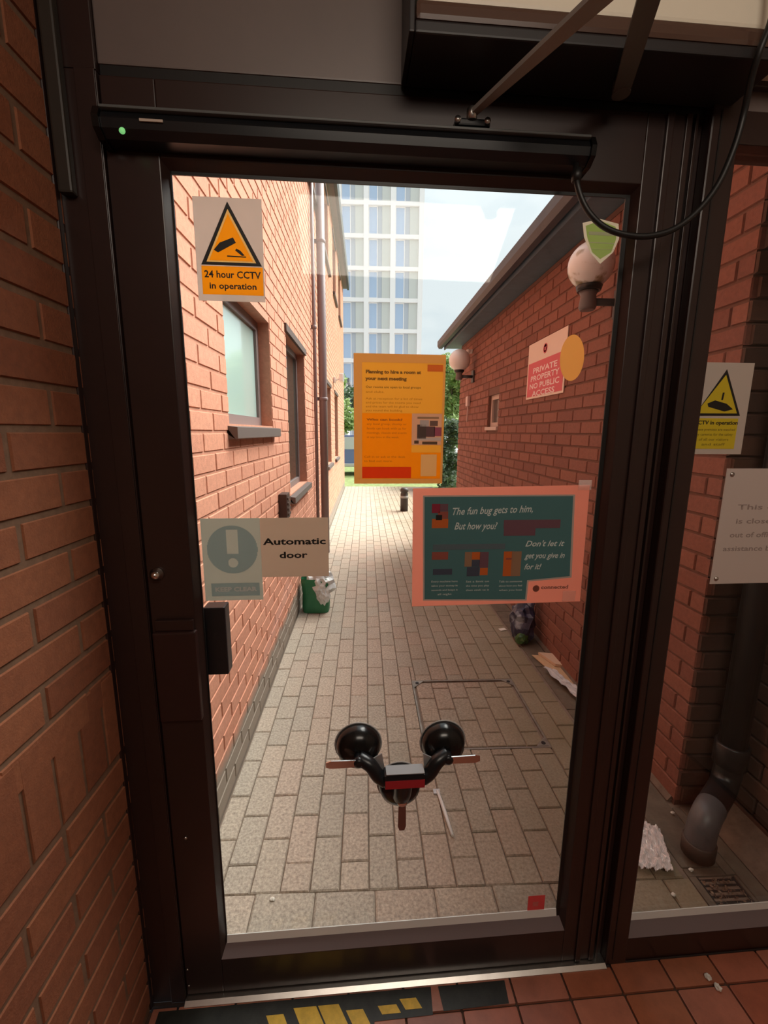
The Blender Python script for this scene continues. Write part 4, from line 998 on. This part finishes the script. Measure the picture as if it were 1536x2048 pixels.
# ================================================================== tower far off
TW = mat('tower_pale', (.95, .88, .86), .8); TP2 = mat('tower_panel', (.66, .64, .60), .7); TG = mat('tower_glass', (.46, .56, .74), .25, spec=.8)
TP3 = mat('tower_panel_grey', (.52, .53, .58), .7); TD = mat('tower_shadow_gap', (.30, .30, .31), .8)
tw = tag(empty('apartment_tower', (1.75, 50, 0)), 'tall pale concrete tower block with a grid of windows behind the passage', 'building')
nb, bw, fh, ztop = 5, 2.83, 3.14, 45
xr = 6.15-1.75; xs = [xr-.42-i*bw for i in range(nb+1)]
B().box((xs[-1]-.3, .45, 0), (xr, 9, ztop)).build('core', TP3, tw)
for xx in [xr-.25]+xs[1:]: B().box((xx-.26, -.05, 0), (xx+.26, .44, ztop)).build('column', TW, tw)
zf = 24.96-8*fh+.0
z = zf; lv = 0
while z < ztop:
    B().box((xs[-1], .0, z-.2), (xr-.5, .42, z+.2)).build('floor_band', TW, tw)
    for i in range(nb):
        a = xs[i+1]+.27; b = xs[i]-.27 if i else xr-.52
        if px((xs[i]+1.75, 50, z))[0] < 640: continue
        c, d = z+.21, z+fh-.21; m_ = a+(b-a)*.40; m2 = a+(b-a)*.62
        w_ = B().box((a, .26, c), (a+.07, .40, d)).box((m_-.04, .26, c), (m_+.04, .40, d)).box((a+.07, .26, d-.09), (m_-.04, .40, d)).box((a+.07, .26, c), (m_-.04, .40, c+.09)).build('window', TW, tw)
        B().box((a+.07, .32, c+.09), (m_-.04, .36, d-.09)).build('pane', TG, w_)
        B().box((m_+.04, .30, c), (m2, .42, d)).build('panel', TP3, tw)
        B().box((m2, .22, c), (b, .42, d)).build('panel', TP2, tw)
    z += fh; lv += 1
# low pale block and shrubs at the far end
lo = tag(empty('low_building', (-2.0, 34, 0)), 'pale low building at the far left end of the passage', 'building')
B().box((-9, 0, 0), (.6, 6, 5.2)).build('wall', mat('low_wall', (.68, .66, .62), .8), lo)
B().box((-9.2, -.2, 5.2), (.8, 6.2, 5.5)).build('roof', SLATE, lo)
for k in range(4):
    for zz in (.8, 3.2):
        w_ = B().box((-1.0-k*1.6, -.06, zz), (-.1-k*1.6, -.001, zz+1.3)).build('window', WHITE, lo)
        B().box((-.93-k*1.6, -.075, zz+.08), (-.17-k*1.6, -.0605, zz+1.22)).build('pane', PANE_B, w_)
# parked car
ca = tag(empty('car', (-1.05, 15.6, -.04)), 'blue and silver car parked beyond the end of the passage', 'car')
side = [(-.05, .35), (0, .75), (.9, .92), (1.5, 1.42), (2.9, 1.45), (3.6, .95), (4.1, .85), (4.15, .35)]
B().prism([(x-2.0, z) for x, z in side], 'y', 0, 1.7).build('body', mat('car_blue', (.12, .20, .45), .3, coat=.6), ca)
B().prism([(-.95, .93), (-.45, 1.37), (.85, 1.39), (1.45, .96)], 'y', -.01, -.001).build('side_window', mat('car_glass', (.55, .62, .70), .1), ca)
B().box((-2.08, -.02, .32), (2.18, 1.72, .45), .03).build('bumper', mat('car_silver', (.55, .56, .60), .4), ca)
for x in (-1.25, 1.25): B().lathe([(.33, 0), (.33, .2), (.2, .21), (.2, .0)], (x, -.03, .33), 'y', 22).build('wheel', RUB, ca)

# ---- planting
def tree(name, loc, h, rw, n, cols, label, trunk=True, leaf=.09, seed=1, base=.0):
    t = tag(empty(name, loc), label, 'tree' if trunk else 'shrub', 'trees and shrubs at the far end'); rnd_ = random.Random(seed)
    b = B(); cl = [(rnd_.uniform(-.6, .6)*rw, rnd_.uniform(-.6, .6)*rw, base+rnd_.uniform(.12, .9)*(h-base), rnd_.uniform(.25, .5)*rw) for _ in range(16)]
    for k in range(n):
        c = cl[k % 16]; v = Vector((rnd_.gauss(0, 1), rnd_.gauss(0, 1), rnd_.gauss(0, 1))).normalized()*c[3]*rnd_.uniform(.6, 1.05)
        p = Vector(c[:3])+v; 
        if p.z < .03: p.z = .03
        a = Vector((rnd_.gauss(0, 1), rnd_.gauss(0, 1), rnd_.gauss(0, .6))).normalized(); q_ = a.orthogonal().normalized()
        s = leaf*rnd_.uniform(.6, 1.3)
        b.add([p-a*s, p-q_*s*.5, p+a*s, p+q_*s*.5], [(0, 1, 2, 3)])
    tag(b.build('foliage', mat(cols[0], cols[1][0], .6, rnd='island', col2=cols[1][1:], transl=.35), t), kind='stuff')
    B().tube([(0, 0, 0), (.05, 0, h*.35), (-.04, .03, h*.75)], [.10 if trunk else .03, .07 if trunk else .02, .02], 8).build('trunk', mat('bark', (.10, .07, .05), .9), t)
    for s_ in range(5):
        q_ = s_*1.3; B().tube([(0, 0, h*(.2+.08*s_)), (.35*rw*math.cos(q_), .35*rw*math.sin(q_), h*(.42+.09*s_))], [.03, .01], 6).build('branch', MATS['bark'], t)
LG = ('leaf_light', [(.28, .40, .12), (.40, .52, .20), (.18, .30, .08), (.33, .45, .18)]); DG = ('leaf_dark', [(.06, .11, .05), (.10, .17, .07), (.04, .07, .04), (.14, .20, .10)])
tree('tree', (3.0, 15.2, 0), 4.0, 1.0, 6000, LG, 'light green leafy tree behind the corner of the right building', seed=3, base=1.4)
tree('shrub', (2.15, 11.9, 0), 1.9, .7, 4500, DG, 'dark green shrub below the light green tree', False, .07, 5)
tree('shrub', (1.9, 18.5, 0), 2.3, 1.1, 3000, DG, 'distant dark shrub behind the orange poster', False, .1, 6)
tree('tree', (-1.3, 20.0, 0), 4.4, 1.1, 3500, LG, 'pale green tree at the far left beyond the parked car', seed=8, base=1.2, leaf=.12)
tree('tree', (6.0, 24.0, 0), 5.5, 2.6, 5000, LG, 'wide tree far off to the right of the lawn', seed=9, base=.8, leaf=.16)
tree('tree', (.6, 27.0, 0), 4.0, 2.2, 4500, DG, 'dark tree in front of the tower foot', seed=10, base=.3, leaf=.16)
